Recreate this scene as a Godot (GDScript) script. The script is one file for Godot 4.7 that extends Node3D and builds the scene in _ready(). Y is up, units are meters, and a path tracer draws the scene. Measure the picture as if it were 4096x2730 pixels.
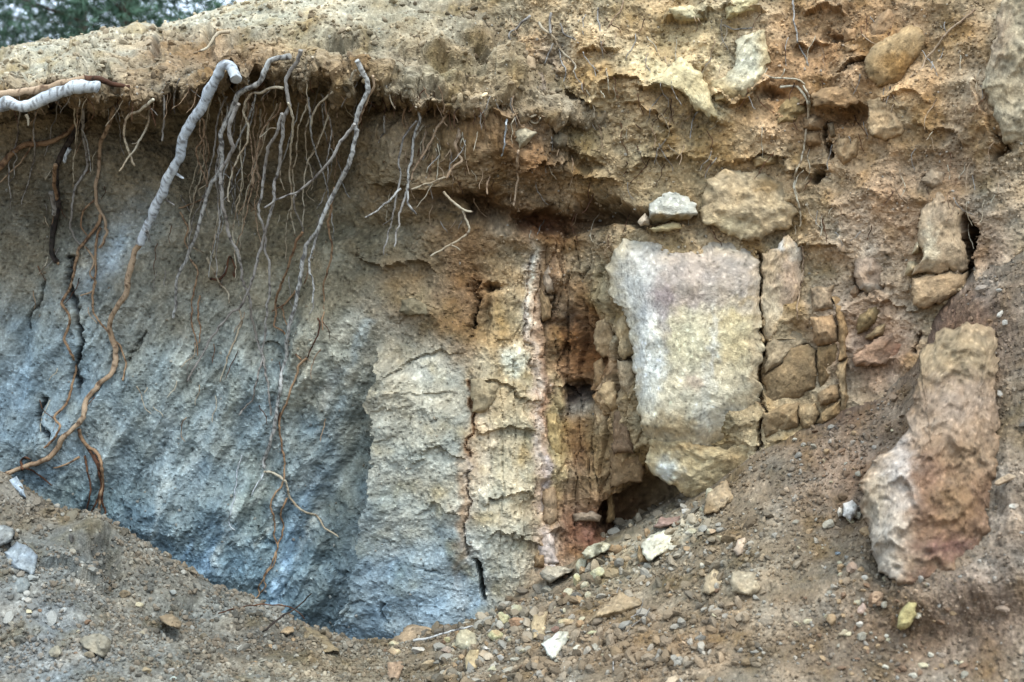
extends Node3D
# A dug-out bank: decomposed granite and veined rock under a crumbling soil lip with hanging tree roots.
const EYE := 5.0        # metres from the camera to the plane z = 0
const FOCAL := 1280.0   # focal length in pixels of the 1024 pixel wide photograph

var n_low := FastNoiseLite.new()
var n_mid := FastNoiseLite.new()
var n_clod := FastNoiseLite.new()
var n_fine := FastNoiseLite.new()
var n_grain := FastNoiseLite.new()
var n_spot := FastNoiseLite.new()
var n_warp := FastNoiseLite.new()
var n_lump := FastNoiseLite.new()
var n_net := FastNoiseLite.new()
var mats := {}
var rng := RandomNumberGenerator.new()
var names := {}
var face: Sheet
var bank: Sheet
var scree: Sheet


func at(px: float, py: float, z: float) -> Vector3:
	var d := EYE - z
	return Vector3((px - 512.0) / FOCAL * d, (341.0 - py) / FOCAL * d, z)


static func lin(r: float, g: float, b: float) -> Color:   # a colour as seen in daylight, turned into a linear base colour
	var c := Color(r / 255.0, g / 255.0, b / 255.0).srgb_to_linear()
	var l := 0.3 * c.r + 0.6 * c.g + 0.1 * c.b
	c = c.lerp(Color(l, l, l), 0.12)
	return Color(c.r * 0.96, c.g * 1.0, c.b * 0.97)


func noise(n: FastNoiseLite, sd: int, wave: float, octaves: int, kind := FastNoiseLite.TYPE_SIMPLEX_SMOOTH, fractal := FastNoiseLite.FRACTAL_FBM) -> void:
	n.seed = sd
	n.noise_type = kind
	n.frequency = 1.0 / wave
	n.fractal_type = fractal
	n.fractal_octaves = octaves


# ---------------------------------------------------------------- fracture cells
class Cells:
	var w: float
	var h: float
	var jx := PackedFloat32Array()
	var jy := PackedFloat32Array()
	var off := PackedFloat32Array()
	var tx := PackedFloat32Array()
	var ty := PackedFloat32Array()
	var last := 0

	func _init(cw: float, ch: float, sd: int) -> void:
		w = cw
		h = ch
		var r := RandomNumberGenerator.new()
		r.seed = sd
		for i in 4096:
			jx.append(r.randf_range(0.08, 0.92))
			jy.append(r.randf_range(0.08, 0.92))
			off.append(r.randf_range(-1, 1))
			tx.append(r.randf_range(-1, 1))
			ty.append(r.randf_range(-1, 1))

	# conchoidal breaks: the lowest of the scoops round about, so that ridges are crisp
	func chip(u: float, v: float, tilt: float, bowl: float) -> float:
		var a := u / w + 1000.0
		var b := v / h + 1000.0
		var i := int(a)
		var j := int(b)
		var best := 9.0
		for q in range(j - 1, j + 2):
			var row := (q & 63) << 6
			for p in range(i - 1, i + 2):
				var id := row + (p & 63)
				var dx := a - p - jx[id]
				var dy := b - q - jy[id]
				var z := 0.6 * off[id] + tilt * (tx[id] * dx + ty[id] * dy) + bowl * (dx * dx + dy * dy)
				if z < best:
					best = z
					last = id
		return best

	func height(u: float, v: float, tilt: float, gap: float, crack: float) -> float:
		var a := u / w + 1000.0
		var b := v / h + 1000.0
		var i := int(a)
		var j := int(b)
		var best := 9.0
		var second := 9.0
		var k := 0
		var bx := 0.0
		var by := 0.0
		for q in range(j - 1, j + 2):
			var row := (q & 63) << 6
			for p in range(i - 1, i + 2):
				var id := row + (p & 63)
				var dx := a - p - jx[id]
				var dy := b - q - jy[id]
				var d := dx * dx + dy * dy
				if d < best:
					second = best
					best = d
					k = id
					bx = dx
					by = dy
				elif d < second:
					second = d
		last = k
		var e := sqrt(second) - sqrt(best)
		var res := off[k] + tilt * (tx[k] * bx + ty[k] * by)
		if e < gap:
			res -= crack * (1.0 - e / gap)
		return res


# ---------------------------------------------------------------- displaced sheets
class Sheet:
	var nu := 0
	var nv := 0
	var left := 0.0
	var right := 0.0
	var P := PackedVector3Array()
	var N := PackedVector3Array()
	var PX := PackedFloat32Array()   # authored place, warped by noise, for features
	var PY := PackedFloat32Array()
	var QY := PackedFloat32Array()   # authored place
	var H := PackedFloat32Array()
	var C := PackedColorArray()
	var first := 0   # the first row that faces the camera
	var M1 := PackedFloat32Array()   # blocky
	var M2 := PackedFloat32Array()   # columnar
	var M3 := PackedFloat32Array()   # crumbly

	static func cub(a: float, b: float, c: float, d: float, t: float) -> float:
		return b + 0.5 * t * (c - a + t * (2.0 * a - 5.0 * b + 4.0 * c - d + t * (3.0 * (b - c) + d - a)))

	func setup(x0: float, x1: float, cols: int, rows: Array, segs: Array, step: float, warp: FastNoiseLite, amount: float, ragged := 0.0) -> void:
		# rows: [[py of each column], [z in cm of each column]]
		left = x0
		right = x1
		nu = int((x1 - x0) / step) + 1
		nv = 1
		for s in segs:
			nv += s
		var total := nu * nv
		P.resize(total)
		N.resize(total)
		PX.resize(total)
		PY.resize(total)
		QY.resize(total)
		H.resize(total)
		C.resize(total)
		M1.resize(total)
		M2.resize(total)
		M3.resize(total)
		var nr := rows.size()
		var ys := PackedFloat32Array()
		var zs := PackedFloat32Array()
		ys.resize(nr)
		zs.resize(nr)
		for i in nu:
			var s := float(i) / (nu - 1) * (cols - 1)
			var c1 := mini(int(s), cols - 2)
			var f := s - c1
			var c0 := maxi(c1 - 1, 0)
			var c2 := c1 + 1
			var c3 := mini(c1 + 2, cols - 1)
			for r in nr:
				var y: Array = rows[r][0]
				var z: Array = rows[r][1]
				ys[r] = cub(y[c0], y[c1], y[c2], y[c3], f)
				zs[r] = cub(z[c0], z[c1], z[c2], z[c3], f) * 0.01
			var px := lerpf(x0, x1, float(i) / (nu - 1))
			var j := 0
			for r in nr - 1:
				var r0 := maxi(r - 1, 0)
				var r3 := mini(r + 2, nr - 1)
				var n: int = segs[r] + (1 if r == nr - 2 else 0)
				for q in n:
					var t: float = float(q) / segs[r]
					var py := cub(ys[r0], ys[r], ys[r + 1], ys[r3], t)
					var z := cub(zs[r0], zs[r], zs[r + 1], zs[r3], t)
					if ragged > 0.0:   # an uneven lower edge
						py += ragged * clampf((r + t - 2.0) / 2.0, 0.0, 1.0) * (warp.get_noise_2d(px * 1.2, 55.0) + 0.5 * warp.get_noise_2d(px * 4.0, 155.0))
					var d := 5.0 - z
					var k := j * nu + i
					P[k] = Vector3((px - 512.0) / 1280.0 * d, (341.0 - py) / 1280.0 * d, z)
					QY[k] = py
					PX[k] = px + amount * (warp.get_noise_2d(px, py) + 0.35 * warp.get_noise_2d(px * 4.1 + 300.0, py * 4.1))
					PY[k] = py + amount * (warp.get_noise_2d(px + 900.0, py) + 0.35 * warp.get_noise_2d(px * 4.1, py * 4.1 + 700.0))
					j += 1
		for j in nv:
			for i in nu:
				var a := P[j * nu + mini(i + 3, nu - 1)] - P[j * nu + maxi(i - 3, 0)]
				var b := P[mini(j + 3, nv - 1) * nu + i] - P[maxi(j - 3, 0) * nu + i]
				N[j * nu + i] = b.cross(a).normalized()

	func span(px: float, r: float) -> Vector2i:
		var s := (nu - 1) / (right - left)
		return Vector2i(clampi(int((px - r - left) * s), 0, nu), clampi(int((px + r - left) * s) + 2, 0, nu))

	# a bump or hollow: dz in cm; hard > 1 gives a flat top with steep sides
	func bump(px: float, py: float, rx: float, ry: float, rot: float, dz: float, hard := 1.0) -> void:
		var c := cos(deg_to_rad(rot))
		var s := sin(deg_to_rad(rot))
		var big := maxf(rx, ry) * 2.2 + 12.0
		var sp := span(px, big)
		for j in nv:
			var k0 := j * nu
			for i in range(sp.x, sp.y):
				var dy := PY[k0 + i] - py
				if dy > big or dy < -big:
					continue
				var dx := PX[k0 + i] - px
				var u := (dx * c + dy * s) / rx
				var v := (dy * c - dx * s) / ry
				var d := u * u + v * v
				if d < 4.5:
					H[k0 + i] += dz * 0.01 * exp(-pow(d, hard))

	func tint(px: float, py: float, rx: float, ry: float, rot: float, col: Color, alpha: float, hard := 1.0) -> void:
		var c := cos(deg_to_rad(rot))
		var s := sin(deg_to_rad(rot))
		var big := maxf(rx, ry) * 2.0 + 12.0
		var sp := span(px, big)
		for j in nv:
			var k0 := j * nu
			for i in range(sp.x, sp.y):
				var dy := PY[k0 + i] - py
				if dy > big or dy < -big:
					continue
				var dx := PX[k0 + i] - px
				var u := (dx * c + dy * s) / rx
				var v := (dy * c - dx * s) / ry
				var d := u * u + v * v
				if d < 3.6:
					C[k0 + i] = C[k0 + i].lerp(col, alpha * exp(-pow(d, hard)))

	func mask(which: int, px: float, py: float, rx: float, ry: float, rot: float, value: float) -> void:
		var m: PackedFloat32Array = M1 if which == 1 else M2 if which == 2 else M3
		var c := cos(deg_to_rad(rot))
		var s := sin(deg_to_rad(rot))
		var big := maxf(rx, ry) * 1.6 + 12.0
		var sp := span(px, big)
		for j in nv:
			var k0 := j * nu
			for i in range(sp.x, sp.y):
				var dy := PY[k0 + i] - py
				if dy > big or dy < -big:
					continue
				var dx := PX[k0 + i] - px
				var u := (dx * c + dy * s) / rx
				var v := (dy * c - dx * s) / ry
				var d := u * u + v * v
				if d < 2.4:
					m[k0 + i] = lerpf(m[k0 + i], value, exp(-d * d))
		if which == 1:
			M1 = m
		elif which == 2:
			M2 = m
		else:
			M3 = m

	# along a polyline: mode 0 a groove (depth cm, width px), 1 a ledge whose right-hand side (walking along it) stands proud, 2 a line of colour
	func line(mode: int, pts: PackedVector2Array, width: float, depth: float, col := Color.BLACK) -> void:
		for e in pts.size() - 1:
			var a := pts[e]
			var b := pts[e + 1]
			var ab := b - a
			var len2 := maxf(ab.length_squared(), 0.01)
			var ln := sqrt(len2)
			var reach := width * 2.4
			var lo := minf(a.y, b.y) - reach - 6.0
			var hi := maxf(a.y, b.y) + reach + 6.0
			var s0 := span(minf(a.x, b.x), reach + 6.0)
			var s1 := span(maxf(a.x, b.x), reach + 6.0)
			for j in nv:
				var k0 := j * nu
				for i in range(s0.x, s1.y):
					var y := PY[k0 + i]
					if y < lo or y > hi:
						continue
					var d := Vector2(PX[k0 + i], y) - a
					var t := d.dot(ab) / len2
					if t < 0.0 or t >= 1.0:
						if t < -0.5 or t > 1.5:
							continue
						t = clampf(t, 0.0, 1.0)
					var r := (d - ab * t).length()
					if r > reach:
						continue
					if mode == 0:
						H[k0 + i] -= depth * 0.01 * exp(-r * r / (width * width)) * (1.0 if d.dot(ab) == t * len2 else 0.4)
					else:
						C[k0 + i] = C[k0 + i].lerp(col, depth * exp(-r * r / (width * width)))

	# a break in the surface: the right-hand side (walking along it) stands proud and runs out with distance
	func ledge(pts: PackedVector2Array, width: float, depth: float) -> void:
		var lo := pts[0]
		var hi := pts[0]
		for p in pts:
			lo = lo.min(p)
			hi = hi.max(p)
		var reach := width * 3.6
		var s0 := span(lo.x, reach)
		var s1 := span(hi.x, reach)
		var n := pts.size() - 1
		for j in nv:
			var k0 := j * nu
			for i in range(s0.x, s1.y):
				var q := Vector2(PX[k0 + i], PY[k0 + i])
				if q.y < lo.y - reach or q.y > hi.y + reach:
					continue
				var best := 1e9
				var side := 0.0
				var past := 0.0
				for e in n:
					var a := pts[e]
					var ab := pts[e + 1] - a
					var t := (q - a).dot(ab) / maxf(ab.length_squared(), 0.01)
					var c := clampf(t, 0.0, 1.0)
					var r := (q - a - ab * c).length()
					if r < best:
						best = r
						side = ab.cross(q - a) / ab.length()
						past = (maxf(0.0, -t) if e == 0 else maxf(0.0, t - 1.0) if e == n - 1 else 0.0) * ab.length()
				if side > 0.0 and best < reach:
					H[k0 + i] += depth * 0.01 * exp(-best / width) * minf(1.0, best / 1.3) * exp(-past * past / (width * width * 0.2))

	func z_at(px: float, py: float) -> float:
		return point(px, py).z

	func index_at(px: float, py: float) -> int:
		var i := clampi(roundi((px - left) / (right - left) * (nu - 1)), 0, nu - 1)
		var lo := first
		var hi := nv - 1
		while hi - lo > 1:
			var mid := (lo + hi) / 2
			if QY[mid * nu + i] < py:
				lo = mid
			else:
				hi = mid
		return lo * nu + i

	func point(px: float, py: float) -> Vector3:
		var k := index_at(px, py)
		return P[k] + N[k] * H[k]

	func mesh() -> ArrayMesh:
		var v := PackedVector3Array()
		v.resize(nu * nv)
		for k in nu * nv:
			v[k] = P[k] + N[k] * H[k]
		var ix := PackedInt32Array()
		ix.resize((nu - 1) * (nv - 1) * 6)
		var o := 0
		for j in nv - 1:
			for i in nu - 1:
				var k := j * nu + i
				if (i + j) & 1:
					ix[o] = k
					ix[o + 1] = k + 1
					ix[o + 2] = k + nu
					ix[o + 3] = k + 1
					ix[o + 4] = k + nu + 1
					ix[o + 5] = k + nu
				else:
					ix[o] = k
					ix[o + 1] = k + 1
					ix[o + 2] = k + nu + 1
					ix[o + 3] = k
					ix[o + 4] = k + nu + 1
					ix[o + 5] = k + nu
				o += 6
		var arr := []
		arr.resize(Mesh.ARRAY_MAX)
		arr[Mesh.ARRAY_VERTEX] = v
		arr[Mesh.ARRAY_COLOR] = C
		arr[Mesh.ARRAY_INDEX] = ix
		var am := ArrayMesh.new()
		am.add_surface_from_arrays(Mesh.PRIMITIVE_TRIANGLES, arr)
		return am


# ---------------------------------------------------------------- naming
func put(o: Node3D, called: String, parent: Node = null) -> Node3D:
	var p: Node = parent if parent else self
	var key := "%s/%s" % [p.get_instance_id() if p != self else 0, called]
	var n: int = names.get(key, 0)
	names[key] = n + 1
	o.name = called if n == 0 else "%s_%03d" % [called, n]
	p.add_child(o, true)
	return o


func tag(o: Node3D, label: String, category := "", group := "", kind := "") -> void:
	if label:
		o.set_meta("label", label)
	if category:
		o.set_meta("category", category)
	if group:
		o.set_meta("group", group)
	if kind:
		o.set_meta("kind", kind)


func solid(m: Mesh, material: Material) -> MeshInstance3D:
	var o := MeshInstance3D.new()
	o.mesh = m
	o.material_override = material
	return o


func arrays(v: PackedVector3Array, c: PackedColorArray, ix: PackedInt32Array, smooth := false) -> ArrayMesh:
	var arr := []
	arr.resize(Mesh.ARRAY_MAX)
	arr[Mesh.ARRAY_VERTEX] = v
	arr[Mesh.ARRAY_COLOR] = c
	arr[Mesh.ARRAY_INDEX] = ix
	if smooth:
		var n := PackedVector3Array()
		n.resize(v.size())
		for t in range(0, ix.size(), 3):
			var f := (v[ix[t + 2]] - v[ix[t]]).cross(v[ix[t + 1]] - v[ix[t]])
			n[ix[t]] += f
			n[ix[t + 1]] += f
			n[ix[t + 2]] += f
		for k in n.size():
			n[k] = n[k].normalized()
		arr[Mesh.ARRAY_NORMAL] = n
	var am := ArrayMesh.new()
	am.add_surface_from_arrays(Mesh.PRIMITIVE_TRIANGLES, arr)
	return am


# ---------------------------------------------------------------- materials
func grain_texture(sd: int, wave: float, lo: float, hi: float, octaves := 4, size := 512) -> NoiseTexture2D:
	var n := FastNoiseLite.new()
	noise(n, sd, wave, octaves)
	var t := NoiseTexture2D.new()
	t.width = size
	t.height = size
	t.seamless = true
	t.noise = n
	var g := Gradient.new()
	g.set_color(0, Color(lo, lo, lo))
	g.set_color(1, Color(hi, hi, hi))
	t.color_ramp = g
	return t


func earth(called: String, grain: Texture2D, relief: Texture2D, scale: float, height: float, rough := 0.95) -> StandardMaterial3D:
	var m := StandardMaterial3D.new()
	m.resource_name = called
	m.vertex_color_use_as_albedo = true
	m.roughness = rough
	m.metallic_specular = 0.25
	m.albedo_texture = grain
	m.uv1_triplanar = true
	m.uv1_world_triplanar = true
	m.uv1_scale = Vector3.ONE * scale
	if relief:
		m.heightmap_enabled = true
		m.heightmap_texture = relief
		m.heightmap_scale = height
	mats[called] = m
	return m


func make_materials() -> void:
	var g1 := grain_texture(5, 5.0, 0.62, 1.0)
	var g2 := grain_texture(9, 9.0, 0.66, 1.0)
	var relief := grain_texture(21, 14.0, 0.0, 1.0, 5)
	earth("rock", g1, relief, 2.2, 0.22)
	earth("soil", g2, relief, 2.6, 0.35)
	earth("stone", g1, relief, 3.1, 0.2, 0.9)
	earth("bark", grain_texture(33, 12.0, 0.6, 1.0), relief, 6.0, 0.15, 0.85)
	var leaf := StandardMaterial3D.new()
	leaf.resource_name = "needles"
	leaf.vertex_color_use_as_albedo = true
	leaf.roughness = 0.7
	leaf.backlight_enabled = true
	leaf.backlight = Color(0.25, 0.3, 0.15)
	mats["needles"] = leaf


# ---------------------------------------------------------------- pieces of the face: solids with a traced outline, real depth and a displaced front
func k(crop: int, flat: Array) -> PackedVector2Array:   # places read off nine enlargements of the photograph
	var ox := 341.5 * ((crop - 1) % 3)
	var oy := 227.5 * int((crop - 1) / 3)
	if crop == 0:
		ox = 0.0
		oy = 0.0
	var f := 0.14513 if crop else 1.0
	var r := PackedVector2Array()
	for i in range(0, flat.size(), 2):
		r.append(Vector2(ox + flat[i] * f, oy + flat[i + 1] * f))
	return r


func paint(base: Color, p: Vector3, vary := 1.0) -> Color:
	var a := n_mid.get_noise_3dv(p * 1.7 + Vector3(31, 7, 3))
	var b := n_fine.get_noise_3dv(p + Vector3(3, 17, 5))
	var s := n_spot.get_noise_3dv(p)
	var t := n_mid.get_noise_3d(p.x * 2.6 + 8.0, p.y * 0.7, p.z * 2.0)
	var v := 1.0 + vary * (0.22 * a + 0.2 * b + 0.24 * t)
	if s > 0.42:
		v += vary * (s - 0.42) * 2.0
	elif s < -0.4:
		v += vary * (s + 0.4) * 1.4
	v = clampf(v + vary * rng.randf_range(-0.13, 0.13), 0.35, 1.9)
	return Color(base.r * v * (1.0 + 0.06 * a), base.g * v, base.b * v * (1.0 - 0.08 * a))


# out: outline; z: front at the middle (cm); sx, sy: slope of the front (cm per 100 px); deep: thickness (cm); facet: strength of the broken planes
func piece(out: PackedVector2Array, z: float, sx: float, sy: float, deep: float, col: Color, facet := 1.0, blobs := [], planes := [], material := "rock", dome := 0.5) -> MeshInstance3D:
	var n := out.size()
	var mid := Vector2.ZERO
	for p in out:
		mid += p / n
	var ring := PackedVector2Array()
	var size := 0.0
	for i in n:
		var a := out[i]
		var b := out[(i + 1) % n]
		var m := maxi(1, int(a.distance_to(b) / 2.0))
		size = maxf(size, a.distance_to(mid))
		for q in m:
			var p := a.lerp(b, float(q) / m)
			p += Vector2(n_warp.get_noise_2d(p.x * 5.0, p.y * 5.0), n_warp.get_noise_2d(p.x * 5.0 + 500.0, p.y * 5.0)) * minf(2.2, size * 0.06)
			p += Vector2(n_warp.get_noise_2d(p.x * 1.7 + 60.0, p.y * 1.7), n_warp.get_noise_2d(p.x * 1.7 + 560.0, p.y * 1.7)) * minf(5.0, size * 0.12)
			p += Vector2(n_warp.get_noise_2d(p.x * 19.0, p.y * 19.0), n_warp.get_noise_2d(p.x * 19.0 + 500.0, p.y * 19.0)) * minf(1.1, size * 0.04)
			ring.append(p)
	var m := ring.size()
	var rings := maxi(3, int(size / 2.0))
	var v := PackedVector3Array()
	var c := PackedColorArray()
	var ix := PackedInt32Array()
	var cells := Cells.new(minf(size * 0.55, 34.0), minf(size * 0.45, 28.0), int(mid.x * 7.0 + mid.y))
	var chips := Cells.new(9.0, 7.0, int(mid.x * 3.0 + mid.y))
	var calm := ring.duplicate()   # the outline without its jags, for the inner rings
	for s in 6:
		var w := calm.duplicate()
		for i in m:
			calm[i] = (w[(i + m - 2) % m] + w[(i + m - 1) % m] + w[i] + w[(i + 1) % m] + w[(i + 2) % m]) / 5.0
	var count := PackedInt32Array()
	var start := PackedInt32Array()
	for q in rings + 3:
		var mq := 1 if q == 0 else maxi(8, int(float(m) * q / rings)) if q < rings else m
		count.append(mq)
		start.append(v.size())
		var f := minf(1.0, float(q) / rings)
		var back := 0.0 if q <= rings else deep * 0.01 * (0.45 if q == rings + 1 else 1.0)
		var grow := 1.0 if q <= rings else (1.015 if q == rings + 1 else 0.96)
		for i in mq:
			var e := float(i) / mq * m
			var e0 := int(e)
			var rim := ring[e0 % m].lerp(ring[(e0 + 1) % m], e - e0)
			if q < rings:
				rim = calm[e0 % m].lerp(calm[(e0 + 1) % m], e - e0).lerp(rim, smoothstep(0.8, 1.0, f))
			var p := mid.lerp(rim, f * grow)
			if q > 0 and q < rings:
				p += Vector2(rng.randf_range(-0.5, 0.5), rng.randf_range(-0.5, 0.5))
			var d := p - mid
			var zz := z + (d.x * sx + d.y * sy) * 0.01
			for pl in planes:   # [through x, y, z cm, slopes]: the front is cut by each
				zz = minf(zz, pl[2] + ((p.x - pl[0]) * pl[3] + (p.y - pl[1]) * pl[4]) * 0.01)
			if facet > 0.0 and q <= rings:
				var wx := p.x + 9.0 * n_warp.get_noise_2d(p.x * 2.0, p.y * 2.0)
				var wy := p.y + 9.0 * n_warp.get_noise_2d(p.x * 2.0 + 77.0, p.y * 2.0)
				zz += facet * (2.2 * cells.chip(wx, wy, 1.0, 1.3) + 0.7 * chips.chip(wx, wy, 1.0, 1.3))
			zz -= 1.1 * exp(-(1.0 - f) * size / 2.2) + dome * pow(f, 4.0)
			var w := at(p.x, p.y, zz * 0.01 - back)
			var r := n_mid.get_noise_3dv(w * 1.6) * 0.009 + n_fine.get_noise_3dv(w) * 0.0016
			if size < 14.0:
				r *= 0.5
			w += Vector3(0.25 * r, 0.3 * r, r)
			v.append(w)
			var cc := col
			for bl in blobs:
				var dx: float = (p.x - bl[0] + 7.0 * n_warp.get_noise_2d(p.x * 3.0, p.y * 3.0)) / bl[2]
				var dy: float = (p.y - bl[1] + 7.0 * n_warp.get_noise_2d(p.x * 3.0 + 99.0, p.y * 3.0)) / bl[3]
				cc = cc.lerp(bl[4], bl[5] * exp(-pow(dx * dx + dy * dy, 1.5)))
			c.append(paint(cc, w))
	for q in rings + 2:   # sew each ring to the next
		var na := count[q]
		var nb := count[q + 1]
		var i := 0
		var j := 0
		if na == 1:
			i = 1
		while j < nb or i < na:
			var ia := start[q] + i % na
			var jb := start[q + 1] + j % nb
			if i >= na or (j < nb and float(j + 1) / nb <= float(i + 1) / na + 0.0001):
				ix.append_array([ia, jb, start[q + 1] + (j + 1) % nb])
				j += 1
			else:
				ix.append_array([ia, jb, start[q] + (i + 1) % na])
				i += 1
	# outlines may run either way round
	var area := 0.0
	for i in m:
		area += ring[i].cross(ring[(i + 1) % m])
	if area < 0.0:
		for t in range(0, ix.size(), 3):
			var s := ix[t + 1]
			ix[t + 1] = ix[t + 2]
			ix[t + 2] = s
	return solid(arrays(v, c, ix, true), mats[material])


# ---------------------------------------------------------------- loose stones: a ball cut by planes
var balls := {}

func ball(level: int) -> Array:
	if balls.has(level):
		return balls[level]
	var t := (1.0 + sqrt(5.0)) / 2.0
	var v: Array[Vector3] = []
	for p in [[-1, t, 0], [1, t, 0], [-1, -t, 0], [1, -t, 0], [0, -1, t], [0, 1, t], [0, -1, -t], [0, 1, -t], [t, 0, -1], [t, 0, 1], [-t, 0, -1], [-t, 0, 1]]:
		v.append(Vector3(p[0], p[1], p[2]).normalized())
	var f := PackedInt32Array([0, 5, 11, 0, 1, 5, 0, 7, 1, 0, 10, 7, 0, 11, 10, 1, 9, 5, 5, 4, 11, 11, 2, 10, 10, 6, 7, 7, 8, 1, 3, 4, 9, 3, 2, 4, 3, 6, 2, 3, 8, 6, 3, 9, 8, 4, 5, 9, 2, 11, 4, 6, 10, 2, 8, 7, 6, 9, 1, 8])
	for l in level:
		var g := PackedInt32Array()
		var between := {}
		for q in range(0, f.size(), 3):
			var m := []
			for e in 3:
				var a := f[q + e]
				var b := f[q + (e + 1) % 3]
				var key := mini(a, b) * 100000 + maxi(a, b)
				if not between.has(key):
					between[key] = v.size()
					v.append((v[a] + v[b]).normalized())
				m.append(between[key])
			g.append_array([f[q], m[0], m[2], f[q + 1], m[1], m[0], f[q + 2], m[2], m[1], m[0], m[1], m[2]])
		f = g
	balls[level] = [v, f]
	return balls[level]


func stone_mesh(sd: int, level: int, size: Vector3, col: Color, col2: Color, rough := 1.0, white := false) -> ArrayMesh:
	var r := RandomNumberGenerator.new()
	r.seed = sd
	var b := ball(level)
	var cuts := []
	for i in 10:
		cuts.append([Vector3(r.randf_range(-1, 1), r.randf_range(-1, 1), r.randf_range(-1, 1)).normalized(), r.randf_range(0.5, 0.88)])
	var v := PackedVector3Array()
	var c := PackedColorArray()
	var o := Vector3(r.randf() * 50.0, r.randf() * 50.0, r.randf() * 50.0)
	for d in b[0]:
		var l := 1.15
		for cut in cuts:
			var q: float = d.dot(cut[0])
			if q > 0.05:
				l = minf(l, cut[1] / q)
		var p: Vector3 = d * l * size
		var s := size.length() * 0.58
		p += d * rough * (n_clod.get_noise_3dv(p * 0.04 / s * 2.0 + o) * 0.06 * s + minf(s * 0.06, 0.004) * n_fine.get_noise_3dv(p + o) + minf(0.05 * s, 0.002) * n_grain.get_noise_3dv(p + o))
		v.append(p)
		var mix := clampf(0.5 + 1.6 * n_mid.get_noise_3dv(p * 2.0 + o), 0.0, 1.0)
		c.append(Color.WHITE if white else paint(Color(minf(0.48, col.lerp(col2, mix).r * 1.4), minf(0.44, col.lerp(col2, mix).g * 1.4), minf(0.37, col.lerp(col2, mix).b * 1.4)), p + o, 0.6))
	return arrays(v, c, b[1])


# ---------------------------------------------------------------- roots
const BARK := {
	"white": [[186, 188, 194], [214, 214, 214], [92, 84, 80], 0.95],
	"lichen": [[170, 162, 154], [210, 204, 198], [84, 76, 72], 0.4],
	"grey": [[142, 130, 120], [182, 172, 164], [84, 74, 68], 0.42],
	"pale": [[182, 158, 128], [206, 190, 164], [110, 84, 62], 0.45],
	"tan": [[168, 134, 102], [192, 160, 128], [100, 72, 52], 0.36],
	"orange": [[150, 112, 80], [178, 140, 104], [92, 64, 46], 0.3],
	"brown": [[82, 52, 38], [120, 78, 52], [44, 30, 24], 0.4],
	"dark": [[52, 44, 40], [84, 70, 60], [30, 26, 24], 0.3],
}


func smooth_path(p: PackedVector2Array, step: float) -> PackedVector2Array:
	var r := PackedVector2Array()
	for i in p.size() - 1:
		var a := p[maxi(i - 1, 0)]
		var d := p[mini(i + 2, p.size() - 1)]
		var m := maxi(1, int(p[i].distance_to(p[i + 1]) / step))
		for q in m:
			r.append(p[i].cubic_interpolate(p[i + 1], a, d, float(q) / m))
	r.append(p[p.size() - 1])
	return r


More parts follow.
